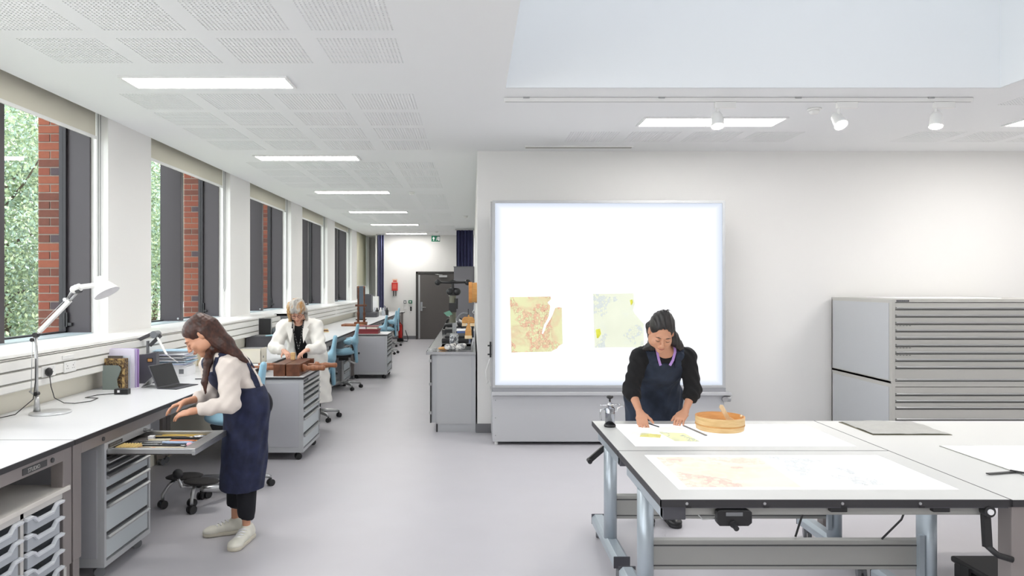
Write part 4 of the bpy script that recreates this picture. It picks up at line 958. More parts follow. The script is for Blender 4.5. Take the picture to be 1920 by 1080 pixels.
# black foot rest of the first chair: a pedal unit standing on the floor
t = thing('foot_pedal', (-2.12, 5.25, 0), 'black padded kneeling footrest on silver castor legs under the bench', 'footrest')
for (x0, y0, a) in ((-2.16, 5.34, .3), (-1.98, 5.20, -.1)):
    M = Matrix.Translation((x0, y0, .22)) @ R(a, 4, 'Z')
    F = Field((x0-.2, y0-.2, .15), (x0+.2, y0+.2, .28), .009); c_, s_ = math.cos(a), math.sin(a)
    F.ell((x0, y0, .21), (.135, .085, .022), [[c_, -s_, 0], [s_, c_, 0], [0, 0, 1]]); part('pad', F.mesh(), mat('pad_black', (46, 44, 44), .8, bump=.3, bscale=200), t)
part('ball_knob', MB().ball((-2.12, 5.12, .285), .036, 16), M_rub, t)
part('knob_stem', MB().tube([(-2.12, 5.12, .26), (-2.10, 5.14, .19), (-2.03, 5.2, .17)], .011), M_alu, t)
for (x, y, tx, ty_) in ((-2.28, 5.24, -2.22, 5.3), (-2.02, 5.12, -2.02, 5.18), (-2.05, 5.50, -2.08, 5.38), (-2.08, 5.28, -2.06, 5.3)):
    lg = part('leg', MB().tube([(tx, ty_, .19), (tx*.5+x*.5, ty_*.5+y*.5, .16), (x, y, .10), (x, y, .06)], .013), M_alu, t); castor(lg, x, y, 0, .03, 1.0, M_rub)
part('link_bar', MB().tube([(-2.0, 5.28, .13), (-1.92, 5.42, .10), (-1.82, 5.62, .11)], [.02, .034, .024], 10), M_alu, t)
# ------------------------------------------------------------------ map paper: translucent, coloured areas and drawn lines
def map_mat(name, base, c1, c2, seed, lo=.48, scale=2.2, line=.5):
    m = bpy.data.materials.new(name); m.use_nodes = True; nt = m.node_tree; N = nt.nodes; L = nt.links; N.remove(N['Principled BSDF'])
    tc = N.new('ShaderNodeTexCoord'); mp = N.new('ShaderNodeMapping'); mp.inputs['Location'].default_value = (seed, seed*1.7, seed*.6); L.new(tc.outputs['Generated'], mp.inputs[0])
    def mix(f, a, b):
        q = N.new('ShaderNodeMix'); q.data_type = 'RGBA'
        for i, v_ in ((0, f), (6, a), (7, b)):
            if isinstance(v_, tuple): q.inputs[i].default_value = v_
            elif isinstance(v_, (int, float)): q.inputs[i].default_value = v_
            else: L.new(v_, q.inputs[i])
        return q.outputs[2]
    def thr(s, a, b):
        q = N.new('ShaderNodeMapRange'); q.inputs[1].default_value = a; q.inputs[2].default_value = b; L.new(s, q.inputs[0]); return q.outputs[0]
    n1 = N.new('ShaderNodeTexNoise'); n1.inputs['Scale'].default_value = scale; n1.inputs['Detail'].default_value = 2; L.new(mp.outputs[0], n1.inputs[0])
    n2 = N.new('ShaderNodeTexNoise'); n2.inputs['Scale'].default_value = 3; n2.inputs['Detail'].default_value = 5; L.new(mp.outputs[0], n2.inputs[0])
    vo = N.new('ShaderNodeTexVoronoi'); vo.feature = 'DISTANCE_TO_EDGE'; vo.inputs['Scale'].default_value = 24; L.new(mp.outputs[0], vo.inputs[0])
    vc = N.new('ShaderNodeTexVoronoi'); vc.inputs['Scale'].default_value = 24; L.new(mp.outputs[0], vc.inputs[0])
    area = thr(n1.outputs['Fac'], lo, lo+.02); lines = thr(vo.outputs['Distance'], .035, .012)
    mul = N.new('ShaderNodeMath'); mul.operation = 'MULTIPLY'; L.new(area, mul.inputs[0]); L.new(lines, mul.inputs[1])
    mu2 = N.new('ShaderNodeMath'); mu2.operation = 'MULTIPLY'; L.new(mul.outputs[0], mu2.inputs[0]); mu2.inputs[1].default_value = line
    vs_ = N.new('ShaderNodeSeparateColor'); L.new(vc.outputs['Color'], vs_.inputs[0]); cell = thr(vs_.outputs[0], .45, .5)
    a2 = N.new('ShaderNodeMath'); a2.operation = 'MULTIPLY'; L.new(area, a2.inputs[0]); L.new(cell, a2.inputs[1])
    a3 = N.new('ShaderNodeMath'); a3.operation = 'MULTIPLY'; L.new(a2.outputs[0], a3.inputs[0]); a3.inputs[1].default_value = .75
    b0 = mix(n2.outputs['Fac'], srgb(base), srgb(tuple(min(255, v_+10) for v_ in base)))
    col = mix(mu2.outputs[0], mix(a3.outputs[0], b0, srgb(c1)), srgb(c2))
    d = N.new('ShaderNodeBsdfDiffuse'); tr_ = N.new('ShaderNodeBsdfTranslucent'); mx = N.new('ShaderNodeMixShader'); mx.inputs[0].default_value = .78
    L.new(col, d.inputs[0]); L.new(col, tr_.inputs[0]); L.new(d.outputs[0], mx.inputs[1]); L.new(tr_.outputs[0], mx.inputs[2]); L.new(mx.outputs[0], N['Material Output'].inputs[0])
    MATS[name] = m; return m
# ------------------------------------------------------------------ wall light box
LY = 7.33; lx0, lx1 = .205, 2.60; lz0, lz1 = .585, 2.512
t = thing('wall_light_box', ((lx0+lx1)/2, 7.6, 0), 'huge glowing white light box standing against the wall behind the woman in the black jumper', 'light box')
part('back_box', MB().box(lx0, lx1, LY+.04, LY+.30, lz0, lz1), M_alu, t)
fm = MB(); f = .028
fm.box(lx0, lx0+f, LY-.01, LY+.05, lz0, lz1).box(lx1-f, lx1, LY-.01, LY+.05, lz0, lz1).box(lx0+f, lx1-f, LY-.01, LY+.05, lz0, lz0+f).box(lx0+f, lx1-f, LY-.01, LY+.05, lz1-f, lz1)
part('frame', fm, mat('lightbox_frame', (196, 198, 200), .35, metal=.4), t, .003)
part('diffuser_screen', MB().box(lx0+f, lx1-f, LY+.006, LY+.012, lz0+f, lz1-f), screen_mat('lit_screen', SCREEN_E), t)
part('side_profile', MB().box(lx0-.02, lx0-.001, LY, LY+.28, lz0-.02, lz1-.01), M_alu, t)
M_box = mat('lightbox_body', (190, 191, 194), .45, metal=.08)
part('lower_cabinet', MB().box(lx0+.0, lx1-.02, LY-.03, PY-.02, .035, .52), M_box, t, .003)
part('ledge', MB().box(lx0-.01, lx1+.045, LY-.07, LY+.3, .515, .545), M_box, t, .003); part('upper_rail', MB().box(lx0, lx1, LY-.02, LY+.3, .545, .585), mat('rail_grey', (158, 159, 164), .4, metal=.15), t)
part('roller', MB().cyl((lx1-.05, LY-.0, .475), (lx1+.05, LY-.0, .475), .035).cyl((lx1-.02, LY-.04, .475), (lx1-.02, LY-.06, .475), .028), M_alu, t)
for xx in (lx0+.04, lx1-.06): part('foot', MB().cyl((xx, LY+.02, 0), (xx, LY+.02, .04), .018), M_white, t)
for k in range(3): part('screw', MB().cyl((lx0+.03, LY-.032, .1+.18*k), (lx0+.03, LY-.03, .1+.18*k), .005, n=8), M_gplast, t)
part('handle', MB().tube([(lx0-.01, LY-.02, 1.02), (lx0-.05, LY-.02, 1.02)], .008).tube([(lx0-.01, LY-.02, .93), (lx0-.05, LY-.02, .93)], .008).box(lx0-.03, lx0-.012, LY-.03, LY-.01, .90, 1.06), M_bplast, t)
part('cable', MB().tube([(lx0-.03, LY, .88), (lx0-.07, LY+.02, .75), (lx0-.06, LY+.02, .62), (lx0-.03, LY, .66), (lx0-.02, LY, .6)], .004, 6), M_white, t)
def torn(name, pts, m, lab, x, z, w, h):
    mb = MB(); n = len(pts); poly = [(x+px*w, z-py*h) for px, py in pts]
    bmx = [(p[0], LY+.0015, p[1]) for p in poly]+[(p[0], LY+.0022, p[1]) for p in poly]
    t = tag(part(name, MB()._add(bmx, [tuple(range(n)), tuple(reversed(range(n, 2*n)))]+[(i, (i+1) % n, (i+1) % n+n, i+n) for i in range(n)]), m), lab, 'map'); return t
a = at(956, 556, LY); b = at(1055, 661, LY)
torn('torn_map', [(.0, .01), (.4, .005), (.77, 0), (.78, .05), (.74, .08), (.715, .11), (.74, .14), (.76, .155), (.765, .19), (.745, .28), (.73, .36), (.69, .44), (.65, .5), (.625, .58), (.605, .66), (.63, .67), (.66, .6), (.70, .5), (.77, .40), (.81, .33), (.835, .26), (.86, .205), (.92, .19), (.985, .20), (.99, .5), (1, .84), (.985, .85), (.93, .88), (.89, .93), (.82, .96), (.78, .985), (.5, .99), (.03, 1)],
     map_mat('map_red', (240, 240, 212), (249, 214, 198), (172, 116, 106), 2.0, lo=.47, scale=2.6, line=.75), 'torn yellowed street map with red areas, on the left of the light box', a.x, a.z, b.x-a.x, a.z-b.z)
a = at(1112, 550, LY); b = at(1207, 652, LY)
torn('torn_map', [(0, .01), (.4, .005), (.8, 0), (.805, .1), (.83, .19), (.80, .27), (.79, .32), (.82, .37), (.9, .46), (1, .56), (1, .75), (1.0, 1), (.5, .99), (.03, 1)],
     map_mat('map_pale', (240, 242, 230), (226, 231, 238), (176, 184, 198), 5.3, lo=.58, scale=2.4, line=.5), 'pale green map sheet with a cut right side, on the light box', a.x, a.z, b.x-a.x, a.z-b.z)
for (px, py, w, h) in ((1117, 618, 10, 16), (1181, 563, 6, 9)):
    a = at(px, py, LY); k = 1335/LY
    o = MB().prism([(a.x, a.z), (a.x+w/k*.8, a.z+.01), (a.x+w/k, a.z-h/k*.5), (a.x+w/k*.5, a.z-h/k), (a.x+.01, a.z-h/k)], LY+.0006, LY+.0011, 'xz')
    solo('yellow_patch', o, map_mat('yellow_area_%d' % px, (248, 246, 150), (240, 238, 130), (200, 196, 110), 1.0), 'yellow tinted scrap %s on the pale map' % ('at the lower left' if px < 1150 else 'at the top right corner'), 'paper')

# ------------------------------------------------------------------ light tables
TZ = .75; M_lp = emit_mat('lit_table_panel', (252, 253, 255), TABLE_E)
M_tleg = mat('table_leg', (172, 182, 190), .35, metal=.4); M_tprof = mat('table_profile', (82, 82, 88), .4, metal=.3); M_trail = mat('table_rail', (164, 164, 160), .38, metal=.4)
M_ttop = mat('table_top', (214, 214, 211), .35)
def light_table(x0, x1, y0, y1, ly, lab, panel, rz, cranks, right_leg=None, front=True):
    t = thing('light_table', ((x0+x1)/2, (y0+y1)/2, 0), lab, 'light table', 'light tables pushed together')
    a, b, c, d = panel; z0 = TZ-.024
    mb = MB()
    mb.box(x0+.004, a, y0+.004, y1-.002, z0, TZ).box(b, x1-.002, y0+.004, y1-.002, z0, TZ).box(a, b, y0+.004, c, z0, TZ).box(a, b, d, y1-.002, z0, TZ)
    part('tabletop', mb, M_ttop, t)
    part('light_panel', MB().box(a, b, c, d, TZ-.006, TZ-.0005), M_lp, t)
    part('edge_band', MB().box(x0, x0+.004, y0, y1, z0-.006, TZ-.001).box(x0, x1, y0, y0+.004, z0-.008, TZ-.001), M_edge, t)
    part('frame_profile', MB().box(x0+.004, x1-.01, y0+.002, y0+.03, z0-.012, z0).box(x0+.004, x0+.03, y0+.03, y1-.01, z0-.012, z0).box(x1-.04, x1-.01, y0+.03, y1-.01, z0-.012, z0), M_tprof, t)
    part('tilt_rail', MB().box(x0+.06, x1-.1, y0+.03, y0+.075, z0-.05, z0-.012), M_trail, t, .004)
    part('side_arm', MB().bar((x0+.03, y0+.02, z0-.04), (x0+.03, y1-.15, z0-.04), .03, .055), M_tleg, t, .004)
    part('end_cap', MB().box(x0+.015, x0+.11, y0+.012, y0+.06, z0-.065, z0-.01), M_tprof, t, .004)
    legs = [x0+.045, x1-.07]
    for xx in legs:
        L_ = part('leg', MB().prism([(xx+math.cos(q)*.038, ly+math.sin(q)*.055) for q in [k*PI/10 for k in range(20)]], .09, z0-.06, 'xy'), M_tleg, t)
        for p in L_.data.polygons: p.use_smooth = abs(p.normal.z) < .5
        ft = part('foot', MB().prism([(xx-.045, .075), (xx+.045, .075), (xx+.045, .115), (xx+.025, .135), (xx-.025, .135), (xx-.045, .115)], ly-.33 if ly > 3.8 else ly-.33, ly+.40, 'xz'), M_tleg, t, .003)
        for yy in (ly-.335, ly+.40):
            part('foot_cap', MB().box(xx-.046, xx+.046, yy, yy+.006, .07, .137), M_tprof, ft, .003)
            castor(ft, xx, yy+(.04 if yy < ly else -.05), 0, .034, 1.3, M_gplast)
    z1, z2 = rz
    part('stretcher', MB().box(legs[0]+.03, legs[1]-.03, ly-.02, ly+.02, z1, z2), M_trail, t, .003)
    part('stretcher_groove', MB().box(legs[0]+.03, legs[1]-.03, ly-.023, ly-.02, z2-.028, z2-.022).box(legs[0]+.03, legs[1]-.03, ly-.023, ly-.02, z1+.018, z1+.023), M_slot, t)
    part('bracket', MB().box(legs[1]-.06, legs[1]-.035, ly-.045, ly-.02, z1-.06, z2+.03), M_tleg, t)
    if front:
        for k in range(4):
            xx = x0+.11+k*.325+.02*0
            sc = part('clip_screw', MB().cyl((xx, y0-.004, z0+.008), (xx, y0, z0+.008), .006, n=10), M_alu, t)
            part('clip_tab', MB().box(xx-.004, xx+.018, y0-.003, y0, z0-.01, z0-.003), M_bplast, sc)
    for c_ in cranks:
        (kx, ky, kz, s_) = c_
        if s_ > 0:   # crank hanging down at the right front
            part('crank_arm', MB().bar((kx, ky, kz), (kx-.005, ky-.02, kz-.15), .03, .022, (0, 1, 0)).cyl((kx, ky-.03, kz), (kx, ky+.03, kz), .024).tube([(kx-.005, ky-.02, kz-.145), (kx+.03, ky-.03, kz-.18), (kx+.085, ky-.04, kz-.195)], .013, 10), M_bplast, t)
            part('crank_bush', MB().cyl((kx, ky-.036, kz), (kx, ky-.03, kz), .012), M_paper, t)
        else:
            part('crank_arm', MB().bar((kx, ky, kz), (kx-.095, ky-.02, kz-.075), .03, .02, (0, 1, 0)).cyl((kx-.095, ky-.05, kz-.075), (kx-.095, ky+.0, kz-.075), .014), M_bplast, t)
    return t
TF = light_table(.785, 2.25, 2.975, 3.848, 3.42, 'near light table with a large coloured map on its glowing panel', (.905, 2.135, 3.12, 3.755), (.287, .428), [(2.16, 3.0, .70, 1)])
TB = light_table(.785, 2.25, 3.853, 4.69, 4.29, 'far light table where the woman in the black jumper leans, with bowl and chrome pot', (.905, 2.135, 3.955, 4.585), (.243, .384), [(.80, 4.32, .66, -1)], front=False)
# control box hanging under the front edge
t = part('control_box', MB().prism([(1.02, .655), (1.03, .642), (1.15, .642), (1.165, .655), (1.165, .70), (1.15, .708), (1.03, .708), (1.02, .70)], 2.965, 3.0, 'xz'), M_bplast, TF, .003)
part('box_label', MB().box(1.055, 1.125, 2.963, 2.9645, .685, .70), M_gplast, t); part('knob', MB().cyl((1.085, 2.965, .652), (1.085, 2.925, .645), .011).cyl((1.085, 2.965, .652), (1.085, 2.958, .652), .016), M_rub, t)
part('hook_cable', MB().tube([(1.02, 2.98, .67), (.97, 3.0, .66), (.94, 3.02, .69)], .003, 6), M_alu, t)
for xx in (1.50, 1.93): part('rubber_block', MB().box(xx, xx+.07, 2.98, 3.03, .695, .715), M_bplast, TF, .003)
for pts in ([(1.72, 3.6, .70), (1.70, 3.55, .62), (1.60, 3.45, .54), (1.56, 3.44, .43)], [(2.15, 3.45, .70), (2.10, 3.43, .60), (2.06, 3.42, .52), (1.96, 3.41, .43)]):
    part('cable', MB().tube(pts, .005, 6), M_bplast, TF)
t = thing('work_table', (3.2, 3.83, 0), 'long white table at the right edge with a bright panel and black seam', 'table', None)
mb = MB().box(2.254, 4.6, 2.975, 4.69, TZ-.024, TZ-.0003); part('tabletop', mb, M_ttop, t)
part('light_panel', MB().box(2.60, 4.3, 3.30, 3.955, TZ+.0, TZ+.003), M_lp, t); part('panel_edge', MB().box(2.592, 2.60, 3.0, 3.955, TZ-.0, TZ+.0035), M_trail, t)
part('edge_band', MB().box(2.25, 4.604, 2.971, 2.975, TZ-.03, TZ-.001).box(2.2475, 2.2535, 2.971, 4.69, TZ-.03, TZ+.0005).box(2.60, 4.3, 3.292, 3.30, TZ, TZ+.0032), M_edge, t)
part('front_rail', MB().box(2.33, 4.5, 2.99, 3.03, TZ-.09, TZ-.026), M_bframe, t)
for xx, yy in ((2.305, 3.025), (4.5, 3.025), (2.305, 4.63), (4.5, 4.63)): part('leg', MB().box(xx-.045, xx+.045, yy-.04, yy+.04, 0, TZ-.026), M_bframe, t, .003)
t = thing('straight_edge', (2.5, 3.33, TZ), 'short black angled ruler on the white table by the bright panel', 'ruler')
part('blade', MB().bar((2.43, 3.36, TZ+.006), (2.60, 3.40, TZ+.006), .018, .004), M_bplast, t); part('stock', MB().bar((2.575, 3.41, TZ+.008), (2.64, 3.33, TZ+.008), .014, .008), M_bplast, t)
t = thing('metal_sheet', (2.62, 4.44, TZ), 'thin crinkled silver film sheet lying on the far corner of the white table', 'sheet')
mb = MB(); n = 14; vs = []
for j in range(n+1):
    for i in range(n+1):
        u, v_ = i/n, j/n; vs.append((2.39+u*.46+.01*v_, 4.25+v_*.40, TZ+.006+.004*math.sin(u*9+v_*4)*math.sin(v_*7)+random.uniform(0, .0025)))
mb._add(vs, [(j*(n+1)+i, j*(n+1)+i+1, (j+1)*(n+1)+i+1, (j+1)*(n+1)+i) for j in range(n) for i in range(n)], True)
part('film', mb, mat('silver_film', (186, 186, 182), .35, metal=.45, noise=.12, nscale=25), t); part('backing_card', MB().box(2.388, 2.86, 4.245, 4.645, TZ, TZ+.003), mat('card_olive', (120, 116, 98), .8), t)
t = thing('flight_case', (2.5, 3.4, 0), 'black box standing on the floor under the white table', 'box')
part('box_body', MB().box(2.39, 2.90, 3.06, 3.54, .0, .27), M_bplast, t, .01); part('box_lid', MB().box(2.38, 2.91, 3.05, 3.55, .27, .30), M_bplast, t, .01); part('latch', MB().box(2.368, 2.38, 3.4, 3.46, .23, .29), M_rub, t)
# sheets on the tables
def sheet(name, pts, z, m, lab, cat='map', th=.0008):
    return solo(name, MB().prism(pts, z, z+th, 'xy'), m, lab, cat)
sheet('map_sheet', [(.952, 3.16), (1.46, 3.16), (1.49, 3.70), (.955, 3.71)], TZ+.0003, map_mat('map_tbl', (250, 248, 234), (250, 226, 220), (200, 190, 192), 8.4, lo=.5, scale=2.0, line=.5), 'large cream and pink map at the left of the near light table')
sheet('map_sheet', [(1.53, 3.17), (2.03, 3.20), (2.02, 3.72), (1.50, 3.74)], TZ+.0003, map_mat('map_tbl2', (250, 250, 246), (226, 228, 230), (150, 152, 156), 3.1, lo=.58, scale=2.0, line=.35), 'white map sheet with faint grey drawing on the near light table')
sheet('map_fragment', [(.985, 4.20), (1.10, 4.17), (1.13, 4.26), (1.02, 4.30)], TZ+.0005, map_mat('map_fr', (240, 238, 190), (236, 226, 170), (190, 180, 130), 1.4), 'small yellow map scrap by her right hand')
sheet('map_fragment', [(1.16, 4.08), (1.30, 4.07), (1.28, 4.30), (1.13, 4.33)], TZ+.0005, map_mat('map_fr2', (242, 242, 214), (200, 206, 210), (150, 150, 160), 4.4, lo=.55), 'pale map scrap with a grey patch in front of the apron')
sheet('tissue_sheet', [(.93, 4.20), (1.32, 4.42), (1.30, 4.50), (1.0, 4.44)], TZ+.0015, map_mat('tissue', (244, 244, 240), (240, 240, 236), (220, 220, 220), 4.4, lo=.8), 'thin white tissue sheet under her hands', 'paper')
solo('bone_tool', MB().bar((1.335, 4.50, TZ+.006), (1.385, 4.22, TZ+.004), .014, .005), mat('tool_grey', (110, 108, 106), .4), 'grey flat tool on the light table right of her hand', 'hand tool')
t = thing('small_brush', (1.10, 4.6, TZ), 'small black brush lying between her hands', 'brush')
part('handle', MB().tube([(1.11, 4.62, TZ+.006), (1.17, 4.47, TZ+.005)], .004), M_bplast, t); part('weight', MB().cyl((1.095, 4.57, TZ), (1.095, 4.57, TZ+.03), .016), M_bplast, t)
# chrome pot
o = V((.868, 4.50, TZ)); t = thing('chrome_pot', o, 'small chrome pump canister with black knob at the back left corner of the light table', 'canister')
part('base_ring', MB().lathe([(.036, 0), (.038, .008), (.033, .018), (0, .018)], o, 24), M_bplast, t)
part('body', MB().lathe([(.030, .018), (.030, .085), (.031, .087), (.029, .09), (.030, .115), (.024, .125), (.010, .130), (.010, .15), (0, .15)], o, 28), mat('pot_chrome', (150, 152, 158), .12, metal=1), t)
part('collar', MB().lathe([(.014, .13), (.016, .135), (.016, .145), (.008, .15), (.005, .165), (0, .165)], o, 20), M_chrome, t)
part('knob', MB().lathe([(.006, .16), (.006, .175), (.018, .18), (.022, .188), (.018, .196), (0, .198)], o, 24), M_bplast, t)
part('handle', MB().tube([o+V((-.03, 0, .11)), o+V((-.055, 0, .11)), o+V((-.06, 0, .09)), o+V((-.058, 0, .05)), o+V((-.055, 0, .04))], .0045, 8), M_chrome, t)
part('spout_tube', MB().tube([o+V((.02, 0, .1)), o+V((.045, 0, .10)), o+V((.05, 0, .118)), o+V((.075, 0, .13)), o+V((.09, 0, .128))], .004, 8), M_chrome, t)
part('wing_screws', MB().tube([o+V((-.055, 0, .135)), o+V((.06, 0, .14))], .003, 8).ball(o+V((-.055, 0, .135)), .006).ball(o+V((.06, 0, .14)), .006), M_chrome, t)
# wooden tub with paddle
o = V((1.535, 4.42, TZ)); t = thing('wooden_tub', o, 'round pale wooden tub with orange inside on the light table', 'wooden tub')
mb = MB(); mb.lathe([(.135, 0), (.142, .004), (.146, .045), (.147, .085)], o, 48, caps=False); part('tub_wall', mb, M_wood, t)
part('tub_inside', MB().lathe([(.147, .085), (.141, .086), (.134, .02), (0, .018)], o, 48, caps=False), M_woodin, t); part('hoop', MB().lathe([(.1445, .03), (.148, .031), (.148, .038), (.1455, .039)], o, 48), M_beech, t)
part('bottom', MB().lathe([(0, .0), (.135, .0), (.135, .001)], o, 40), M_wood, t); part('rim_notch', MB().ball(o+V((.13, -.01, .082)), .009), M_spoon, t)
t = thing('wooden_paddle', o+V((-.02, -.05, .09)), 'pale wooden rice paddle resting in the round tub', 'wooden spoon')
Mp = Matrix.Translation(o+V((.05, -.03, .055))) @ R(-.55, 4, 'Y') @ R(.15, 4, 'X')
part('paddle_blade', MB().prism([(-.01, .03), (.01, .03), (.028, 0), (.036, -.03), (.03, -.045), (-.03, -.045), (-.036, -.03), (-.028, 0)], -.003, .003, 'xz', Mp), M_spoon, t, .0015)
part('paddle_handle', MB().prism([(-.012, .025), (.012, .025), (.014, .115), (0, .125), (-.014, .115)], -.004, .004, 'xz', Mp), M_spoon, t, .0015)
# ------------------------------------------------------------------ plan chest
cx0, cx1, cy0, cy1 = 3.975, 5.75, 6.745, 7.88
chs = []
def plan_chest(z0, z1, heights, lab, plate):
    t = thing('plan_chest', ((cx0+cx1)/2, (cy0+cy1)/2, z0), lab, 'plan chest', 'stacked plan chests')
    mb = MB(); e = .03
    mb.box(cx0, cx1, cy0+.02, cy1, z1-.022, z1).box(cx0, cx0+.015, cy0+.02, cy1, z0, z1-.022).box(cx1-.015, cx1, cy0+.02, cy1, z0, z1-.022).box(cx0, cx1, cy1-.015, cy1, z0, z1-.022).box(cx0, cx1, cy0+.02, cy1, z0, z0+.02)
    mb.box(cx0, cx0+e, cy0, cy0+.02, z0, z1).box(cx1-e, cx1, cy0, cy0+.02, z0, z1).box(cx0+e, cx1-e, cy0, cy0+.02, z1-.028, z1).box(cx0+e, cx1-e, cy0, cy0+.02, z0, z0+.02)
    part('carcass', mb, M_chest, t)
    part('side_panel', MB().box(cx0-.004, cx0, cy0+.05, cy1-.03, z0+.03, z1-.035), M_chestside, t, .002)
    z = z1-.03; s_ = (z-z0-.022)/sum(heights)
    for i, h in enumerate(heights):
        h *= s_; zb = z-h
        d = part('drawer', MB().box(cx0+e+.003, cx1-e-.003, cy0+.004, cy0+.4, zb+.004, z-.004), M_chest, t)
        hb = MB().prism([(cy0+.004, zb+.024), (cy0-.014, zb+.026), (cy0-.018, zb+.018), (cy0-.012, zb+.012), (cy0+.004, zb+.010)], cx0+e+.004, cx1-e-.004, 'yz')
        part('grip', hb, M_alu, d); part('gap', MB().box(cx0+e, cx1-e, cy0+.003, cy0+.01, zb-.001, zb+.006), M_slot, d)
        if (plate and i in (3, 6, 7)):
            for k in range(5): part('label_mark', MB().box(cx0+.04+k*.03, cx0+.06+k*.03, cy0+.003, cy0+.004, zb-.024, zb-.018) if False else MB().box(cx0+.04+k*.03, cx0+.06+k*.03, cy0+.0025, cy0+.004, z-.014, z-.009), M_slot, d)
        z = zb
    if plate:
        pl = part('name_plate', MB().box(cx0+.04, cx0+.16, cy0-.002, cy0, z1-.024, z1-.008), M_slot, t)
        for k in range(6): part('plate_mark', MB().box(cx0+.05+k*.017, cx0+.06+k*.017, cy0-.0028, cy0-.002, z1-.02, z1-.012), M_gplast, pl)
    return t
plan_chest(.7075, 1.508, [1]*9+[1.7], 'upper grey plan chest with rows of shallow drawers, stacked on another', True)
plan_chest(.0, .707, [1.3, 1, 1, 1.7, 1, 1, 1, 1.2, 1], 'lower grey plan chest carrying the upper one', False)
solo('paper_roll', MB().box(4.2, 5.2, 7.0, 7.6, 1.509, 1.516), M_paper, 'flat white board lying on top of the plan chests', 'board')
# ------------------------------------------------------------------ sink counter and what stands on it
CZ2 = .896; kx0, kx1, ky0, ky1 = -.512, PXE-.018, 7.93, 13.6
t = thing('sink_counter', (-.25, 10.7, 0), 'grey counter unit with a steel sink top along the wall end', 'counter')
part('counter_top', MB().box(kx0, kx1, ky0, 8.15, CZ2-.03, CZ2).box(kx0, -.38, 8.15, 9.0, CZ2-.03, CZ2).box(-.02, kx1, 8.15, 9.0, CZ2-.03, CZ2).box(kx0, kx1, 9.0, ky1, CZ2-.03, CZ2), M_steel, t)
part('sink_bowl', MB().box(-.385, -.015, 8.145, 9.005, CZ2-.2, CZ2-.195).box(-.385, -.38, 8.15, 9.0, CZ2-.2, CZ2-.002).box(-.02, -.015, 8.15, 9.0, CZ2-.2, CZ2-.002).box(-.38, -.02, 8.145, 8.15, CZ2-.2, CZ2-.002).box(-.38, -.02, 9.0, 9.005, CZ2-.2, CZ2-.002), M_steel, t)
part('edge_strip', MB().box(kx0-.003, kx0, ky0, ky1, CZ2-.032, CZ2+.004), M_slot, t)
part('end_panel', MB().box(-.40, kx1-.0505, ky0+.02, ky0+.045, .09, CZ2-.03), mat('counter_grey', (192, 193, 195), .45), t); part('back_filler', MB().box(kx1-.05, kx1, ky0+.02, ky0+.06, .0, CZ2-.03), M_cab, t)
part('carcass', MB().box(-.40, kx1, ky0+.045, ky1, .09, CZ2-.20).box(-.40, -.39, ky0+.045, ky1, .09, CZ2-.03), M_cab, t)
part('plinth', MB().box(-.40, kx1-.03, ky0+.03, ky1, 0, .09), M_cab, t); part('plinth_edge', MB().box(-.405, -.39, ky0+.025, ky0+.04, 0, .09).box(kx1-.045, kx1-.03, ky0+.025, ky0+.04, 0, .09), M_black, t)
for k in range(4):
    d = part('door', MB().box(-.475, -.46, ky0+.03+k*1.3, ky0+1.3+k*1.3, .10, CZ2-.045), M_black, t)
    if k == 0:
        for zz in (.2, .52, .78): part('hinge', MB().box(-.485, -.46, ky0+.01, ky0+.03, zz, zz+.03), M_alu, d)
part('door_lining', MB().box(-.46, -.40, ky0+.045, ky1, .10, CZ2-.04), M_cab, t)
# worktop further back on the counter, hot plates and trays
t = thing('black_press_base', (-.2, 9.6, CZ2), 'flat black cast iron base of the standing press on the counter', 'press base')
part('base_plate', MB().box(-.40, -.05, 9.2, 9.9, CZ2, CZ2+.05), M_bplast, t, .01); part('bed_plate', MB().box(-.36, -.08, 9.3, 9.85, CZ2+.05, CZ2+.08), M_rub, t, .008)
for k, (y, z, lab) in enumerate(((10.9, 0, 'black flat iron on the counter behind the press'), (12.0, .03, 'second black flat iron furthest along the counter'))):
    t = thing('flat_iron', (-.25, y, CZ2), lab, 'iron', 'irons on the counter'); part('iron_body', MB().prism([(-.47, y), (-.42, y-.14), (-.1, y-.14), (-.08, y+.14), (-.42, y+.14)], CZ2+z, CZ2+z+.07, 'xy'), M_bplast, t, .012)
    part('iron_handle', MB().tube([(-.44, y, CZ2+z+.06), (-.42, y, CZ2+z+.13), (-.2, y, CZ2+z+.14), (-.14, y, CZ2+z+.06)], .02), M_rub, t)
t = thing('blue_tray', (-.1, 10.3, CZ2), 'blue and white plastic tray behind the hanging brushes', 'tray'); part('tray_base', MB().box(-.22, .02, 10.1, 10.5, CZ2, CZ2+.09), mat('blue_plastic', (96, 122, 190), .4), t, .01); part('tray_rim', MB().box(-.23, .025, 10.09, 10.51, CZ2+.09, CZ2+.10), M_paper, t)
t = thing('white_bow_tool', (-.12, 10.2, CZ2+.1), 'white curved plastic handle sticking out over the blue tray', 'handle tool'); part('bow', MB().tube([(-.0, 10.0, CZ2+.11), (-.1, 10.0, CZ2+.2), (-.2, 10.0, CZ2+.26), (-.24, 10.0, CZ2+.22), (-.22, 10.0, CZ2+.16)], .016), M_white, t)
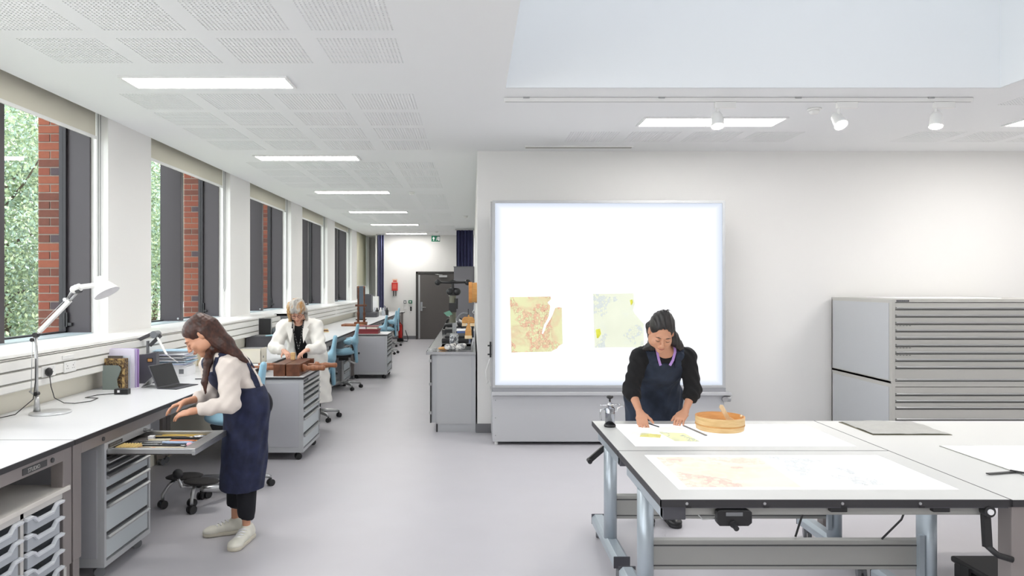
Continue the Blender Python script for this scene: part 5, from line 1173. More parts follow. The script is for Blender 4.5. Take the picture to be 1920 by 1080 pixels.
# standing screw with T handle
px, py_ = -.265, 9.55
t = thing('screw_press', (px, py_, CZ2), 'tall screw column with a black T-handle and ball ends on the counter', 'press')
part('lower_column', MB().cyl((px+.02, py_, CZ2+.08), (px+.02, py_, CZ2+.3), .028), M_steel, t)
part('column', MB().cyl((px, py_, CZ2+.24), (px, py_, 1.55), .045, n=20), mat('column_olive', (112, 112, 98), .4, metal=.5), t)
part('clamp', MB().cyl((px, py_, 1.50), (px, py_, 1.60), .055).ball((px-.04, py_-.05, 1.55), .045).ball((px+.06, py_-.04, 1.55), .05).cyl((px+.05, py_-.03, 1.32), (px+.05, py_-.03, 1.46), .022).box(px-.05, px+.05, py_-.06, py_, 1.28, 1.40), M_bplast, t)
part('tag', MB().prism([(px-.12, 1.27), (px-.04, 1.30), (px-.0, 1.25), (px-.07, 1.22)], py_-.07, py_-.066, 'xz'), mat('tag_green', (112, 160, 140), .5), t)
h = part('t_handle', MB().tube([(px-.20, py_, 1.675), (px-.05, py_, 1.675), (px, py_, 1.685), (px+.05, py_, 1.675), (px+.20, py_, 1.675)], [.014, .018, .03, .018, .014], 10).cyl((px, py_, 1.57), (px, py_, 1.67), .02), M_bplast, t)
for s_ in (-1, 1): part('ball_end', MB().ball((px+s_*.20, py_, 1.675), .042), M_bplast, h)
t = thing('spring_tap', (-.06, 9.25, CZ2), 'sink tap with a ribbed black spring hose arching over', 'tap')
pts = [(.0, 9.3, CZ2), (.0, 9.3, 1.15)]+[(-.10+.10*math.cos(a), 9.3, 1.15+.12*math.sin(a)) for a in np.linspace(.2, PI*.9, 10)]
part('hose', MB().tube(pts, .014), M_bplast, t); mb = MB()
for a in np.linspace(.2, PI*.9, 16): mb.ball((-.10+.10*math.cos(a), 9.3, 1.15+.12*math.sin(a)), .019, 8)
part('spring', mb, M_gplast, t, kind='stuff'); part('tap_base', MB().cyl((0, 9.3, CZ2), (0, 9.3, CZ2+.06), .025), M_chrome, t)
t = thing('storage_tin', (-.22, 8.95, CZ2), 'white and grey patterned tin beside the sink', 'tin')
o = V((-.235, 9.08, CZ2)); part('tin_body', MB().lathe([(.055, 0), (.057, .01), (.057, .10), (.05, .11)], o, 20), ramp_mat('tin_pattern', [(.45, (196, 198, 200)), (.52, (96, 98, 104))], (1, 1, 1), .3, 30, 1), t); part('tin_lid', MB().lathe([(.05, .11), (.052, .115), (.045, .125), (0, .126)], o, 20), M_alu, t)
F = Field((-.42, 7.98, CZ2-.02), (0.02, 8.4, CZ2+.12), .008)
for k in range(16):
    a = random.uniform(0, 6.28); F.ell((-.20+random.uniform(-.09, .09), 8.12+random.uniform(-.07, .07), CZ2+.03+random.uniform(-.01, .03)), (.045, .02, .028), [[math.cos(a), -math.sin(a), 0], [math.sin(a), math.cos(a), 0], [0, 0, 1]], .012)
tag(part('crumpled_cloth', F.mesh(), ramp_mat('cloth_spotty', [(.5, (232, 230, 226)), (.58, (150, 150, 152))], (1, 1, 1), .9, 22, 2)), 'crumpled white cloth with grey pattern on the front of the sink', 'cloth')
t = thing('scrubbing_brush', (-.31, 8.1, CZ2), 'brown natural bristle brush left of the crumpled cloth', 'brush')
part('bristles', MB().ball((-.325, 8.12, CZ2+.022), .05, 14, (1.4, .8, .42)), M_beech, t); part('wire_band', MB().lathe([(.02, -.004), (.022, .004)], (-.27, 8.12, CZ2+.022), 14, 'x'), M_gplast, t)
solo('steel_rack', MB().tube([(-.50, 8.02, CZ2+.006), (-.40, 8.02, CZ2+.006)], .004).tube([(-.50, 8.06, CZ2+.02), (-.40, 8.06, CZ2+.02)], .004).tube([(-.50, 8.02, CZ2+.006), (-.50, 8.1, CZ2+.03)], .004).tube([(-.46, 8.02, CZ2+.006), (-.45, 8.1, CZ2+.03)], .004).tube([(-.42, 8.02, CZ2+.006), (-.41, 8.1, CZ2+.03)], .004), M_steel, 'small bent wire rack at the front left corner of the sink top', 'rack')
# things hanging on the end wall face
wx = PXE-.002
t = thing('hanging_bucket', (wx-.05, 8.2, 1.43), 'round orange-brown wooden drum hung on the wall end above the sink', 'wooden drum')
part('drum', MB().cyl((wx, 8.25, 1.555), (wx-.055, 8.25, 1.555), .115, n=40), M_beech, t); part('drum_lid', MB().cyl((wx-.056, 8.25, 1.555), (wx-.095, 8.25, 1.555), .122, n=40), M_woodin, t)
part('hook', MB().tube([(wx, 8.2, 1.44), (wx-.03, 8.2, 1.43), (wx-.03, 8.2, 1.36), (wx-.05, 8.2, 1.33), (wx-.03, 8.2, 1.30)], .006), M_steel, t)
t = thing('hake_brush', (wx-.04, 8.18, 1.1), 'wide flat hake brush with pale wooden handle hanging in front', 'brush', 'brushes hung above the sink')
part('handle', MB().prism([(-.052, 1.30), (-.036, 1.30), (-.034, 1.20), (-.012, 1.12), (-.010, 1.06), (-.085, 1.06), (-.083, 1.12), (-.056, 1.20)], 8.16, 8.172, 'xz'), M_beech, t, .003); part('bristles', MB().box(-.090, -.008, 8.156, 8.176, 1.025, 1.062), M_spoon, t, .003)
t = thing('round_brush', (wx-.05, 8.35, 1.2), 'rounded wooden brush head with pale bristles hanging behind the hake brush', 'brush', 'brushes hung above the sink')
part('head', MB().prism([(-.125, 1.19), (-.125, 1.235), (-.10, 1.265), (-.0, 1.265), (.025, 1.235), (.025, 1.19)], 8.40, 8.43, 'xz'), M_beech, t, .008); part('bristles', MB().box(-.125, -.075, 8.395, 8.435, 1.155, 1.19).box(-.03, .025, 8.395, 8.435, 1.155, 1.19), M_spoon, t, .003)
part('strap', MB().cyl((-.05, 8.42, 1.27), (-.05, 8.42, 1.36), .005), M_bplast, t)
t = thing('tall_cabinet', (-.2, 14.2, 0), 'tall grey metal cabinet at the end of the counter below the curtain', 'cabinet')
part('cabinet_body', MB().box(-.36, PXE-.018, 13.75, 14.6, 0, 1.985), mat('tall_cab', (122, 120, 126), .5), t, .004); part('door_seam', MB().box(-.362, -.36, 14.1, 14.104, .1, 1.9), M_slot, t); part('cabinet_top', MB().box(-.37, PXE-.018, 13.74, 14.61, 1.986, 1.995), M_gplast, t)
t = thing('white_box_unit', (-.44, 13.9, 1.3), 'narrow white box unit with clips fixed to the side of the tall cabinet', 'box')
part('unit_body', MB().box(-.44, -.372, 13.8, 14.4, CZ2, 1.58), M_white, t, .004)
for zz in (1.02, 1.42): part('clip', MB().box(-.46, -.44, 13.79, 13.86, zz, zz+.08), M_white, t)
# ------------------------------------------------------------------ people
def nrm(v): v = np.array(v, float); return v/np.linalg.norm(v)
A = lambda *p: np.array(p, float)
def head_basis(fwd, up):
    f = nrm(fwd); u = nrm(np.array(up, float)-f*(np.array(up, float)@f)); r = np.cross(u, -f)     # local x = r, y = -f (face is -y), z = u
    return np.stack([r, -f, u], 1)
def hand(F, w, f, n, th, curl=.35, s=1.0, thumb_in=.3, spread=.12):
    """w wrist, f towards the fingers, n out of the palm, th side of the thumb"""
    f = nrm(f); n = nrm(np.array(n)-f*(np.array(n)@f)); th = nrm(np.cross(f, n) if np.cross(f, n)@np.array(th) > 0 else -np.cross(f, n))
    F.ecap(w-f*.005, w+f*.030*s, (.025*s, .018*s), (.034*s, .015*s), th, .012)
    F.ecap(w+f*.030*s, w+f*.078*s, (.034*s, .015*s), (.037*s, .012*s), th, .008)
    tips = []
    for off, L, r, c in ((.028, .066, .0085, 1.0), (.010, .074, .0088, 1.05), (-.009, .069, .0085, 1.15), (-.027, .055, .0075, 1.3)):
        p = w+f*(.076 if off > -.02 else .070)*s+th*off*s; a = curl*c*.7; d = nrm(f+th*off*spread*60*.12)
        F.cap(p-f*.02, p, r*.95*s, r*s, .006)
        for seg, k in ((.46, 1), (.30, 2.1), (.24, 2.9)):
            dd = nrm(d*math.cos(a*k)+n*math.sin(a*k)); q = p+dd*L*seg*s; F.cap(p, q, r*s, r*.90*s, .0025); p = q; r *= .92
        tips.append(p)
    p = w+f*.018*s+th*.026*s; d = nrm(f*.72+th*.62+n*thumb_in)
    F.ecap(w+f*.01*s+th*.012*s, p+d*.02*s, (.016*s, .014*s), (.013*s, .012*s), n, .012); p = p+d*.016*s
    for L, r, k in ((.034, .0105, 0), (.028, .0092, .5)):
        dd = nrm(d*math.cos(k)+nrm(f*.7+n*.6-th*.25)*math.sin(k)); q = p+dd*L*s; F.cap(p, q, r*s, r*.9*s, .004); p = q
    tips.append(p); return tips
def torso(F, J, off, k=.03, legs=False, shoulders=True):
    s = J['side']; o = off
    F.ecap(J['pelvis'], J['waist'], (J['hipw']+o, .115+o), (J['waistw']+o, .10+o), s, k)
    F.ecap(J['waist'], J['chest'], (J['waistw']+o, .10+o), (J['chestw']+o, .112+o), s, k)
    nb = J['neckbase']*.55+J['chest']*.45
    F.ecap(J['chest'], nb, (J['chestw']+o, .112+o), (.11+o, .075+o), s, k)
    if shoulders:
        for q in 'LR': F.cap(J['neckbase']*.8+J['chest']*.2, J['sh'+q], .045+o, .048+o, .04)
def arm(F, J, q, off, cuff=1.0, k=.02):
    e, w = J['el'+q], J['wr'+q]
    F.cap(J['sh'+q], e, .046+off, .037+off, k); F.cap(e, e+(w-e)*cuff, .037+off, .037-.013*cuff+off, k)
def leg(F, J, q, off, end=1.0, k=.03):
    F.cap(J['hip'+q], J['kn'+q], .082+off, .054+off, k); F.cap(J['kn'+q], J['kn'+q]+(J['an'+q]-J['kn'+q])*end, .053+off, .053-.021*end+off, k)
def bounds(J, keys, pad):
    P = np.array([J[k] for k in keys]); return P.min(0)-pad, P.max(0)+pad
def body(J, root, skin, hands, vox=.0048):
    keys = [k for k in J if isinstance(J[k], np.ndarray) and k not in ('side', 'R')]
    lo, hi = bounds(J, keys, .17); lo[2] = 0.005
    F = Field(lo, hi, vox)
    torso(F, J, 0)
    for q in 'LR': arm(F, J, q, -.004); leg(F, J, q, -.008); F.ecap(J['an'+q]-A(0, 0, .035), J['toe'+q], (.028, .028), (.036, .018), np.cross(J['toe'+q]-J['an'+q], (0, 0, 1)), .02)
    H, R_ = J['head'], J['R']; h = lambda x, y, z: H+R_@A(x, y, z)
    F.cap(J['neckbase']-(H-J['neckbase'])*.1, h(0, .035, -.05), .052, .048, .03)
    F.ell(h(0, .018, .035), (.073, .092, .080), R_); F.ell(h(0, -.026, -.032), (.056, .062, .080), R_, .025)
    F.ell(h(0, -.064, -.098), (.020, .018, .018), R_, .02)
    for sx in (-1, 1):
        F.ell(h(sx*.052, .0, -.06), (.022, .045, .035), R_, .03)                         # jaw
        F.ell(h(sx*.036, -.066, -.028), (.02, .016, .016), R_, .02)                       # cheek
    F.ell(h(0, -.080, .022), (.046, .012, .010), R_, .015)                                # brow
    for sx in (-1, 1): F.ell(h(sx*.030, -.096, .002), (.016, .014, .010), R_, .01, 'sub')
    for sx in (-1, 1): F.ell(h(sx*.030, -.0775, .000), (.0145, .012, .0105), R_, .004)    # lids
    F.cap(h(0, -.086, .008), h(0, -.108, -.030), .0065, .0095, .010)
    for sx in (-1, 1): F.ell(h(sx*.010, -.098, -.033), (.008, .009, .007), R_, .006)
    F.ell(h(0, -.090, -.056), (.021, .010, .0055), R_, .006); F.ell(h(0, -.089, -.065), (.018, .010, .006), R_, .006)
    for sx in (-1, 1):
        F.ell(h(sx*.074, .012, -.004), (.010, .018, .031), R_, .006); F.ell(h(sx*.083, .006, .0), (.005, .009, .014), R_, .006, 'sub')
    tips = {}
    for q, (f, n, th, curl, ti) in hands.items(): tips[q] = hand(F, J['wr'+q], f, n, th, curl, J.get('hs', .95), ti)
    o = part('body', F.mesh(), skin, root)
    lips = MB(); 
    def tube_on(name, pts, r, m): return part(name, MB().tube([h(*p) for p in pts], r, 6), m, root)
    M_brow = J['browm']
    for sx in (-1, 1):
        tube_on('eyebrow', [(sx*.014, -.0905, .019), (sx*.03, -.0905, .025), (sx*.048, -.080, .020)], [.002, .0032, .0012], M_brow)
        tube_on('eyelashes', [(sx*.0175, -.0865, -.004), (sx*.024, -.0895, -.0065), (sx*.031, -.090, -.0075), (sx*.039, -.088, -.0055), (sx*.0445, -.083, -.002)], [.0006, .0014, .0016, .0014, .0006], M_bplast)
    tube_on('mouth', [(-.021, -.0925, -.0585), (-.010, -.0985, -.060), (0, -.1, -.0607), (.010, -.0985, -.060), (.021, -.0925, -.0585)], [.001, .0038, .0042, .0038, .001], M_lip)
    return o, h, tips
def frontside(J, f, d):            # signed distance in front of the chest line
    return None
def shoe(root, an, toe, upper, sole, lace=None):
    d = nrm(A(toe[0]-an[0], toe[1]-an[1], 0)); s = np.cross(d, (0, 0, 1)); base = A(an[0], an[1], 0)-d*.055
    L = .255; F = Field(np.minimum(base, base+d*L)-.08, np.maximum(base, base+d*L)+A(.08, .08, .16), .0055); F.lo[2] = -.01
    F.ecap(base+A(0, 0, .045), base+d*.09+A(0, 0, .05), (.034, .036), (.036, .04), s, .02)
    F.ecap(base+d*.09+A(0, 0, .045), base+d*.20+A(0, 0, .035), (.037, .038), (.043, .026), s, .02); F.ell(base+d*.215+A(0, 0, .03), (.043, .043, .024), k=.02)
    F.ecap(base+A(0, 0, .07)+d*.02, base+d*.045+A(0, 0, .095), (.034, .038), (.034, .038), s, .02)
    F.cut(lambda x, y, z: .022-z+0*x+0*y); F.cut(lambda x, y, z: z-.104+0*x+0*y)
    t = part('shoe', F.mesh(), upper, root)
    F = Field(np.minimum(base, base+d*L)-.08, np.maximum(base, base+d*L)+A(.08, .08, .09), .0055); F.lo[2] = -.012
    F.ecap(base+A(0, 0, .015), base+d*.10+A(0, 0, .015), (.037, .05), (.038, .05), s, .02); F.ecap(base+d*.1+A(0, 0, .015), base+d*.212+A(0, 0, .015), (.038, .05), (.046, .05), s, .02)
    F.cut(lambda x, y, z: np.abs(z-.013)-.0125+0*x+0*y); part('sole', F.mesh(), sole, t)
    if lace:
        mb = MB()
        for k in range(5):
            c = base+d*(.10+k*.022)+A(0, 0, .092-k*.0085); mb.tube([c-s*.026-A(0, 0, .006), c+A(0, 0, .002), c+s*.026-A(0, 0, .006)], .0032, 6)
            mb.tube([c-s*.024-A(0, 0, .005), c+d*.011+A(0, 0, .001), c+s*.024+d*.02-A(0, 0, .008)], .0025, 6)
        part('laces', mb, lace, t)
    return t
def hair_mat(name, a, b): return ramp_mat(name, [(.35, a), (.65, b)], (1, 1, .25), .42, 60, 3, bump=.3)
M_hairR = hair_mat('hair_black', (20, 17, 17), (40, 34, 32)); M_hairL = hair_mat('hair_brown', (44, 25, 20), (76, 42, 30))
M_hairG = ramp_mat('hair_grey_ginger', [(.3, (120, 116, 112)), (.5, (190, 186, 178)), (.66, (178, 132, 76))], (1, 1, .3), .5, 14, 6, bump=.5)
def strands(mb, pts, n, spread, r, seed):
    g = random.Random(seed)
    for k in range(n):
        o = [V((g.gauss(0, spread), g.gauss(0, spread), g.gauss(0, spread*.6))) for _ in pts]
        mb.tube([V(p)+o[i]*(.4+i/len(pts)) for i, p in enumerate(pts)], [r]+[r]*(len(pts)-2)+[r*.2], 5)
# ============ woman in the black jumper, behind the light tables
J = dict(side=A(1, 0, 0), hipw=.165, waistw=.135, chestw=.155, browm=M_hairR, pelvis=A(1.27, 5.0, .86), waist=A(1.268, 4.94, 1.0), chest=A(1.265, 4.80, 1.12), neckbase=A(1.262, 4.69, 1.215),
    head=A(1.213, 4.57, 1.342), shL=A(1.425, 4.74, 1.165), shR=A(1.115, 4.74, 1.165), elL=A(1.462, 4.72, .955), elR=A(1.05, 4.72, .955), wrL=A(1.372, 4.60, .825), wrR=A(1.066, 4.53, .83),
    hipL=A(1.35, 5.0, .82), hipR=A(1.19, 5.0, .82), knL=A(1.36, 4.99, .46), knR=A(1.20, 4.99, .46), anL=A(1.375, 5.0, .09), anR=A(1.22, 5.02, .09), toeL=A(1.378, 4.86, .03), toeR=A(1.20, 4.88, .03))
J['R'] = head_basis((-.12, -.80, -.57), (0.02, -.6, .8))
rootR = thing('person', (1.27, 4.95, 0), 'woman in a black jumper and navy apron leaning on the far light table', 'person')
b_, h, tips = body(J, rootR, M_skin, {'R': ((.05, -.55, -.62), (.25, -.2, -.9), (1, 0, 0), .55, .5), 'L': ((-.55, -.62, -.42), (-.2, -.1, -1), (-1, .3, 0), .5, .4)})
# jumper
lo, hi = bounds(J, ['pelvis', 'waist', 'chest', 'neckbase', 'shL', 'shR', 'elL', 'elR'], .19); F = Field(lo, hi, .0065)
torso(F, J, .012)
for q in 'LR': arm(F, J, q, .016, .22)
for q in 'LR':
    e, w = J['el'+q], J['wr'+q]; d = nrm(w-e); F.cap(e+d*.02, e+d*.055, .056, .054, .01)
nb, f_ = J['neckbase'], nrm(A(0, -.85, .5)); F.fold(lambda x, y, z: .002*np.sin(z*95+x*50+1.5*np.sin(x*30))+.002*np.sin(x*120+z*60+y*80))
F.ell(nb+A(0, -.045, .035), (.075, .07, .085), k=.01, mode='sub'); FJ = F; part('jumper', F.mesh(), M_knit, rootR)
# trousers
lo, hi = bounds(J, ['pelvis', 'waist', 'knL', 'knR', 'anL', 'anR'], .16); lo[2] = .08; F = Field(lo, hi, .009); F.ecap(J['pelvis'], J['waist'], (.175, .125), (.15, .115), J['side'], .03)
for q in 'LR': leg(F, J, q, .012)
F.cut(lambda x, y, z: .12-z+0*x+0*y); part('trousers', F.mesh(), M_trous, rootR)
for q in 'LR': shoe(rootR, J['an'+q], J['toe'+q], M_bplast, M_rub)
# apron: bib and skirt
def apron(root, J, facing, bibtop, m, hem, wfun, vox=.0065, backopen=.03, sk=(.20, .165), hemc=None):
    f = nrm(facing); c = J['chest']; P = J['pelvis']; hemc = A(P[0], P[1], hem) if hemc is None else hemc
    lo, hi = bounds(J, ['pelvis', 'waist', 'chest', 'knL', 'knR'], .27); lo[2] = hem-.01; F = Field(lo, hi, vox)
    torso(F, J, .024, shoulders=False)
    F.ecap(P, hemc, (J['hipw']+.022, .14), sk, J['side'], .05)
    F.fold(lambda x, y, z: (.004*np.sin(x*55+y*35+z*9)+.003*np.sin(x*90-z*25+y*60))*np.clip((1.05-z)*3+.3, .3, 1))
    F.cut(lambda x, y, z: hem-z+.01*np.sin(x*9)+0*y)
    s = J['side']
    def g(x, y, z):
        lat = np.abs((x-c[0])*s[0]+(y-c[1])*s[1])
        ax = nrm(J['neckbase']-P); t = ((x-P[0])*ax[0]+(y-P[1])*ax[1]+(z-P[2])*ax[2]); T = ((bibtop-P)@ax)
        fr = (x-(c[0]+(P[0]-c[0])*np.clip((c[2]-z)/(c[2]-P[2]), 0, 1.0)))*f[0]+(y-(c[1]+(P[1]-c[1])*np.clip((c[2]-z)/(c[2]-P[2]), 0, 1.0)))*f[1]
        up = np.maximum(t-T, lat-wfun(z)); up = np.maximum(up, np.where(z > J['waist'][2]+.0, .02-fr, -(fr+backopen+.3)))
        return up
    F.cut(g); return F
F = apron(rootR, J, (0, -1, 0), A(1.265, 4.66, 1.135), M_navy, .40, lambda z: np.interp(z, [.4, .85, .98, 1.06, 1.13], [.3, .22, .185, .15, .105])+0*z)
part('apron', F.mesh(), M_navy, rootR)
f = A(0, -.9, .45)
def snap(F, pts, off, sub=3):
    P = np.array(pts, float); t = np.linspace(0, len(P)-1, (len(P)-1)*sub+1); P = np.stack([np.interp(t, np.arange(len(P)), P[:, i]) for i in range(3)], 1)
    G = np.gradient(F.D, F.h); N_ = []
    for k in range(len(P)):
        for _ in range(6):
            i = tuple(np.clip(np.round((P[k]-F.lo)/F.h).astype(int), 1, F.n-2)); d = float(F.D[i]); g = np.array([G[0][i], G[1][i], G[2][i]]); l = np.linalg.norm(g)
            if l < .2: break
            P[k] += g/l*np.clip(off-d, -.02, .02)
        N_.append(tuple(g/max(l, 1e-6)))
    Q = P.copy(); Q[1:-1] = (P[:-2]+P[1:-1]*2+P[2:])/4
    return [tuple(p) for p in Q], N_
def strap(pts, w, th, m, name, root, up):
    mb = MB(); P_ = [V(p) for p in pts]; n = len(P_); vs = []
    for i, p in enumerate(P_):
        d = (P_[min(i+1, n-1)]-P_[max(i-1, 0)]).normalized(); s_ = d.cross(V(up[i] if isinstance(up, list) else up)).normalized(); nn = s_.cross(d).normalized()
        for a_, b_2 in ((-1, -1), (1, -1), (1, 1), (-1, 1)): vs.append(p+s_*w/2*a_+nn*th/2*b_2)
    fs = [(i*4+k, i*4+(k+1) % 4, (i+1)*4+(k+1) % 4, (i+1)*4+k) for i in range(n-1) for k in range(4)]+[(0, 3, 2, 1), (n*4-4, n*4-3, n*4-2, n*4-1)]
    mb._add(vs, fs, False); return part(name, mb, m, root)
for sx in (-1, 1):
    Q, N_ = snap(FJ, [(1.265+sx*.085, 4.66, 1.10), (1.265+sx*.092, 4.64, 1.16), (1.265+sx*.10, 4.66, 1.21), (1.265+sx*.10, 4.73, 1.24), (1.265+sx*.085, 4.80, 1.22), (1.265+sx*.05, 4.90, 1.16)], .005); strap(Q, .052, .006, M_navy, 'apron_strap', rootR, N_)
M_lan = mat('lanyard_purple', (172, 136, 200), .6)
for sx in (-1, 1): strap([(1.245+sx*.03, 4.60, 1.125), (1.248+sx*.045, 4.595, 1.16), (1.255+sx*.058, 4.615, 1.21), (1.26+sx*.062, 4.66, 1.26), (1.26+sx*.05, 4.72, 1.275)], .016, .002, M_lan, 'lanyard', rootR, (0, -1, .5))
# hair, pulled half back, loose on the shoulders
H = J['head']; R_ = J['R']; lo, hi = H-.2, H+.2; lo = lo-A(.06, 0, .06); hi = hi+A(.08, .12, 0); F = Field(lo, hi, .005)
F.ell(h(0, .022, .044), (.079, .100, .090), R_); F.ell(h(0, .05, -.02), (.078, .075, .09), R_, .02)
F.ell(h(0, .02, .125), (.035, .04, .03), R_, .02)
F.ell(h(0, -.088, -.045), (.070, .087, .125), R_, .008, 'sub')
def jawcut(x, y, z):
    X, Y, Z = x-H[0], y-H[1], z-H[2]; ly = X*R_[0][1]+Y*R_[1][1]+Z*R_[2][1]; lz = X*R_[0][2]+Y*R_[1][2]+Z*R_[2][2]
    return np.maximum(-np.maximum(ly-.022, lz+.012), -.045-lz)
F.cut(jawcut)
for sx in (-1, 1): F.ell(h(sx*.085, -.012, -.02), (.02, .03, .035), R_, .01, 'sub')
for sx in (-1, 1):
    a0 = h(sx*.070, .05, -.03); a0 = h(sx*.062, .065, -.01); F.cap(a0, a0+A(sx*.03, .05, -.09), .034, .030, .02); F.cap(a0+A(sx*.03, .05, -.09), a0+A(sx*.075, .035, -.13), .028, .018, .02)
F.cap((1.225, 4.63, 1.31), (1.165, 4.655, 1.245), .045, .030, .02); F.cap((1.295, 4.64, 1.31), (1.355, 4.66, 1.24), .045, .028, .02); F.cap((1.165, 4.655, 1.245), (1.125, 4.665, 1.225), .028, .012, .02)
F.fold(lambda x, y, z: .0018*np.sin(x*260+z*40)+.0012*np.sin(x*420+y*90)); o = part('hair', F.mesh(), M_hairR, rootR)
mb = MB(); a0 = h(.070, .06, -.02)
strands(mb, [a0, a0+A(.035, 0, -.03), a0+A(.07, -.01, -.04), a0+A(.10, -.01, -.07)], 16, .008, .0022, 3); a0 = h(-.07, .06, -.02)
strands(mb, [a0, a0+A(-.03, 0, -.04), a0+A(-.07, 0, -.06), a0+A(-.11, 0, -.07)], 14, .008, .0022, 4)
a0 = h(0, .02, .15); strands(mb, [a0, a0+A(.01, 0, .012), a0+A(.02, 0, .006)], 10, .006, .0015, 5)
part('loose_strands', mb, M_hairR, o)

# ============ woman bending over the drawer
J = dict(side=A(.50, -.866, 0), hipw=.165, waistw=.135, chestw=.15, browm=M_hairL, pelvis=A(-1.445, 4.55, .87), waist=A(-1.475, 4.54, 1.0), chest=A(-1.545, 4.50, 1.105), neckbase=A(-1.62, 4.46, 1.19),
    head=A(-1.70, 4.42, 1.322), shL=A(-1.50, 4.355, 1.13), shR=A(-1.71, 4.62, 1.13), elL=A(-1.455, 4.27, .925), elR=A(-1.70, 4.62, .92), wrL=A(-1.665, 4.22, .885), wrR=A(-1.80, 4.44, .905),
    hipL=A(-1.41, 4.49, .82), hipR=A(-1.47, 4.61, .82), knL=A(-1.43, 4.50, .46), knR=A(-1.53, 4.63, .46), anL=A(-1.435, 4.51, .09), anR=A(-1.555, 4.655, .09), toeL=A(-1.455, 4.37, .03), toeR=A(-1.70, 4.60, .03))
J['R'] = head_basis((-.70, -.30, -.68), (-.66, -.1, .74))
rootL = thing('person', (-1.5, 4.55, 0), 'woman in a white top and long navy apron bending over the open tool drawer', 'person')
b_, h, tips = body(J, rootL, M_skin, {'L': ((-.95, .05, -.22), (.1, .3, -.9), (-.2, 1, 0), .35, .3), 'R': ((-.7, -.45, -.25), (0, -.2, -1), (0, -1, 0), .45, .5)})
lo, hi = bounds(J, ['pelvis', 'waist', 'chest', 'neckbase', 'shL', 'shR', 'elL', 'elR', 'wrL'], .18); F = Field(lo, hi, .0065)
torso(F, J, .014)
arm(F, J, 'L', .016, .72); arm(F, J, 'R', .016, .45); F.cap(J['shL'], J['elL'], .066, .058, .02)
F.fold(lambda x, y, z: .003*np.sin(z*60+x*50+y*40)+.002*np.sin(x*95-z*70))
F.ell(J['neckbase']+A(-.03, -.02, .045), (.07, .065, .06), k=.01, mode='sub'); FS = F; part('shirt', F.mesh(), M_shirt, rootL)
lo, hi = bounds(J, ['pelvis', 'knL', 'knR', 'anL', 'anR'], .15); lo[2] = .12; F = Field(lo, hi, .008); F.ell(J['pelvis'], (.165, .14, .13))
for q in 'LR': leg(F, J, q, .014); F.cap(J['kn'+q], A(*J['an'+q][:2], .2), .066, .052, .02)
F.cut(lambda x, y, z: (.165+.6*(x+1.5)*-.45)-z+0*y); part('trousers', F.mesh(), M_trous, rootL)
M_shoe = mat('shoe_white', (226, 224, 212), .6, noise=.05, nscale=30); M_sole = mat('sole_white', (206, 200, 184), .7)
for q in 'LR': shoe(rootL, J['an'+q], J['toe'+q], M_shoe, M_sole, M_paper)
F = apron(rootL, J, (-.866, -.5, 0), A(-1.64, 4.42, 1.10), M_navyL, .335, lambda z: np.interp(z, [.4, .88, 1.0, 1.06, 1.12], [.32, .30, .16, .14, .10])+0*z, sk=(.17, .14), hemc=A(-1.475, 4.56, .33))
part('apron', F.mesh(), M_navyL, rootL)
for pts in ([(-1.62, 4.32, 1.04), (-1.60, 4.31, 1.10), (-1.575, 4.33, 1.17), (-1.53, 4.40, 1.22), (-1.47, 4.45, 1.19), (-1.41, 4.46, 1.11), (-1.37, 4.46, 1.03), (-1.33, 4.47, .96)],
            [(-1.72, 4.48, 1.08), (-1.74, 4.52, 1.14), (-1.70, 4.57, 1.19), (-1.62, 4.58, 1.2), (-1.54, 4.56, 1.16), (-1.44, 4.52, 1.09)]):
    Q, N_ = snap(FS, pts, .004); strap(Q, .042, .006, M_navyL, 'apron_strap', rootL, N_)
H = J['head']; R_ = J['R']; F = Field(H-A(.2, .25, .4), H+A(.42, .2, .2), .0055)
F.ell(h(0, .020, .040), (.082, .100, .086), R_); F.ell(h(0, .055, -.01), (.074, .070, .085), R_, .02); F.ell(h(0, .07, .085), (.04, .04, .035), R_, .03)
F.ell(h(0, -.092, -.036), (.072, .085, .10), R_, .008, 'sub')
for sx in (-1, 1): F.ell(h(sx*.088, .004, -.012), (.022, .026, .032), R_, .006, 'sub')
c0 = h(.02, .09, .03)
for sx in (-1, 1): F.cap(h(sx*.066, .042, .0), h(sx*.058, .048, -.085), .030, .028, .02)
F.cap(h(0, .08, .0), (-1.545, 4.42, 1.27), .065, .058, .04); F.cap((-1.545, 4.42, 1.27), (-1.47, 4.42, 1.20), .056, .036, .03); F.cap((-1.47, 4.42, 1.205), (-1.40, 4.41, 1.165), .034, .012, .02)
F.cap(h(.05, .06, -.05), (-1.615, 4.33, 1.17), .030, .026, .03); F.cap((-1.615, 4.33, 1.17), (-1.625, 4.30, 1.05), .024, .017, .02); F.cap((-1.625, 4.30, 1.05), (-1.615, 4.29, .98), .017, .006, .02)
F.fold(lambda x, y, z: .0009*np.sin(x*180+z*240)+.0006*np.sin(x*120-z*330+y*100)); o = part('hair', F.mesh(), M_hairL, rootL)
part('hair_tie', MB().ball(h(0, .085, .108), .018, 12).ball(h(.015, .08, .115), .012, 10), M_bplast, o)

rootL.location += V((-.02, .07, 0))
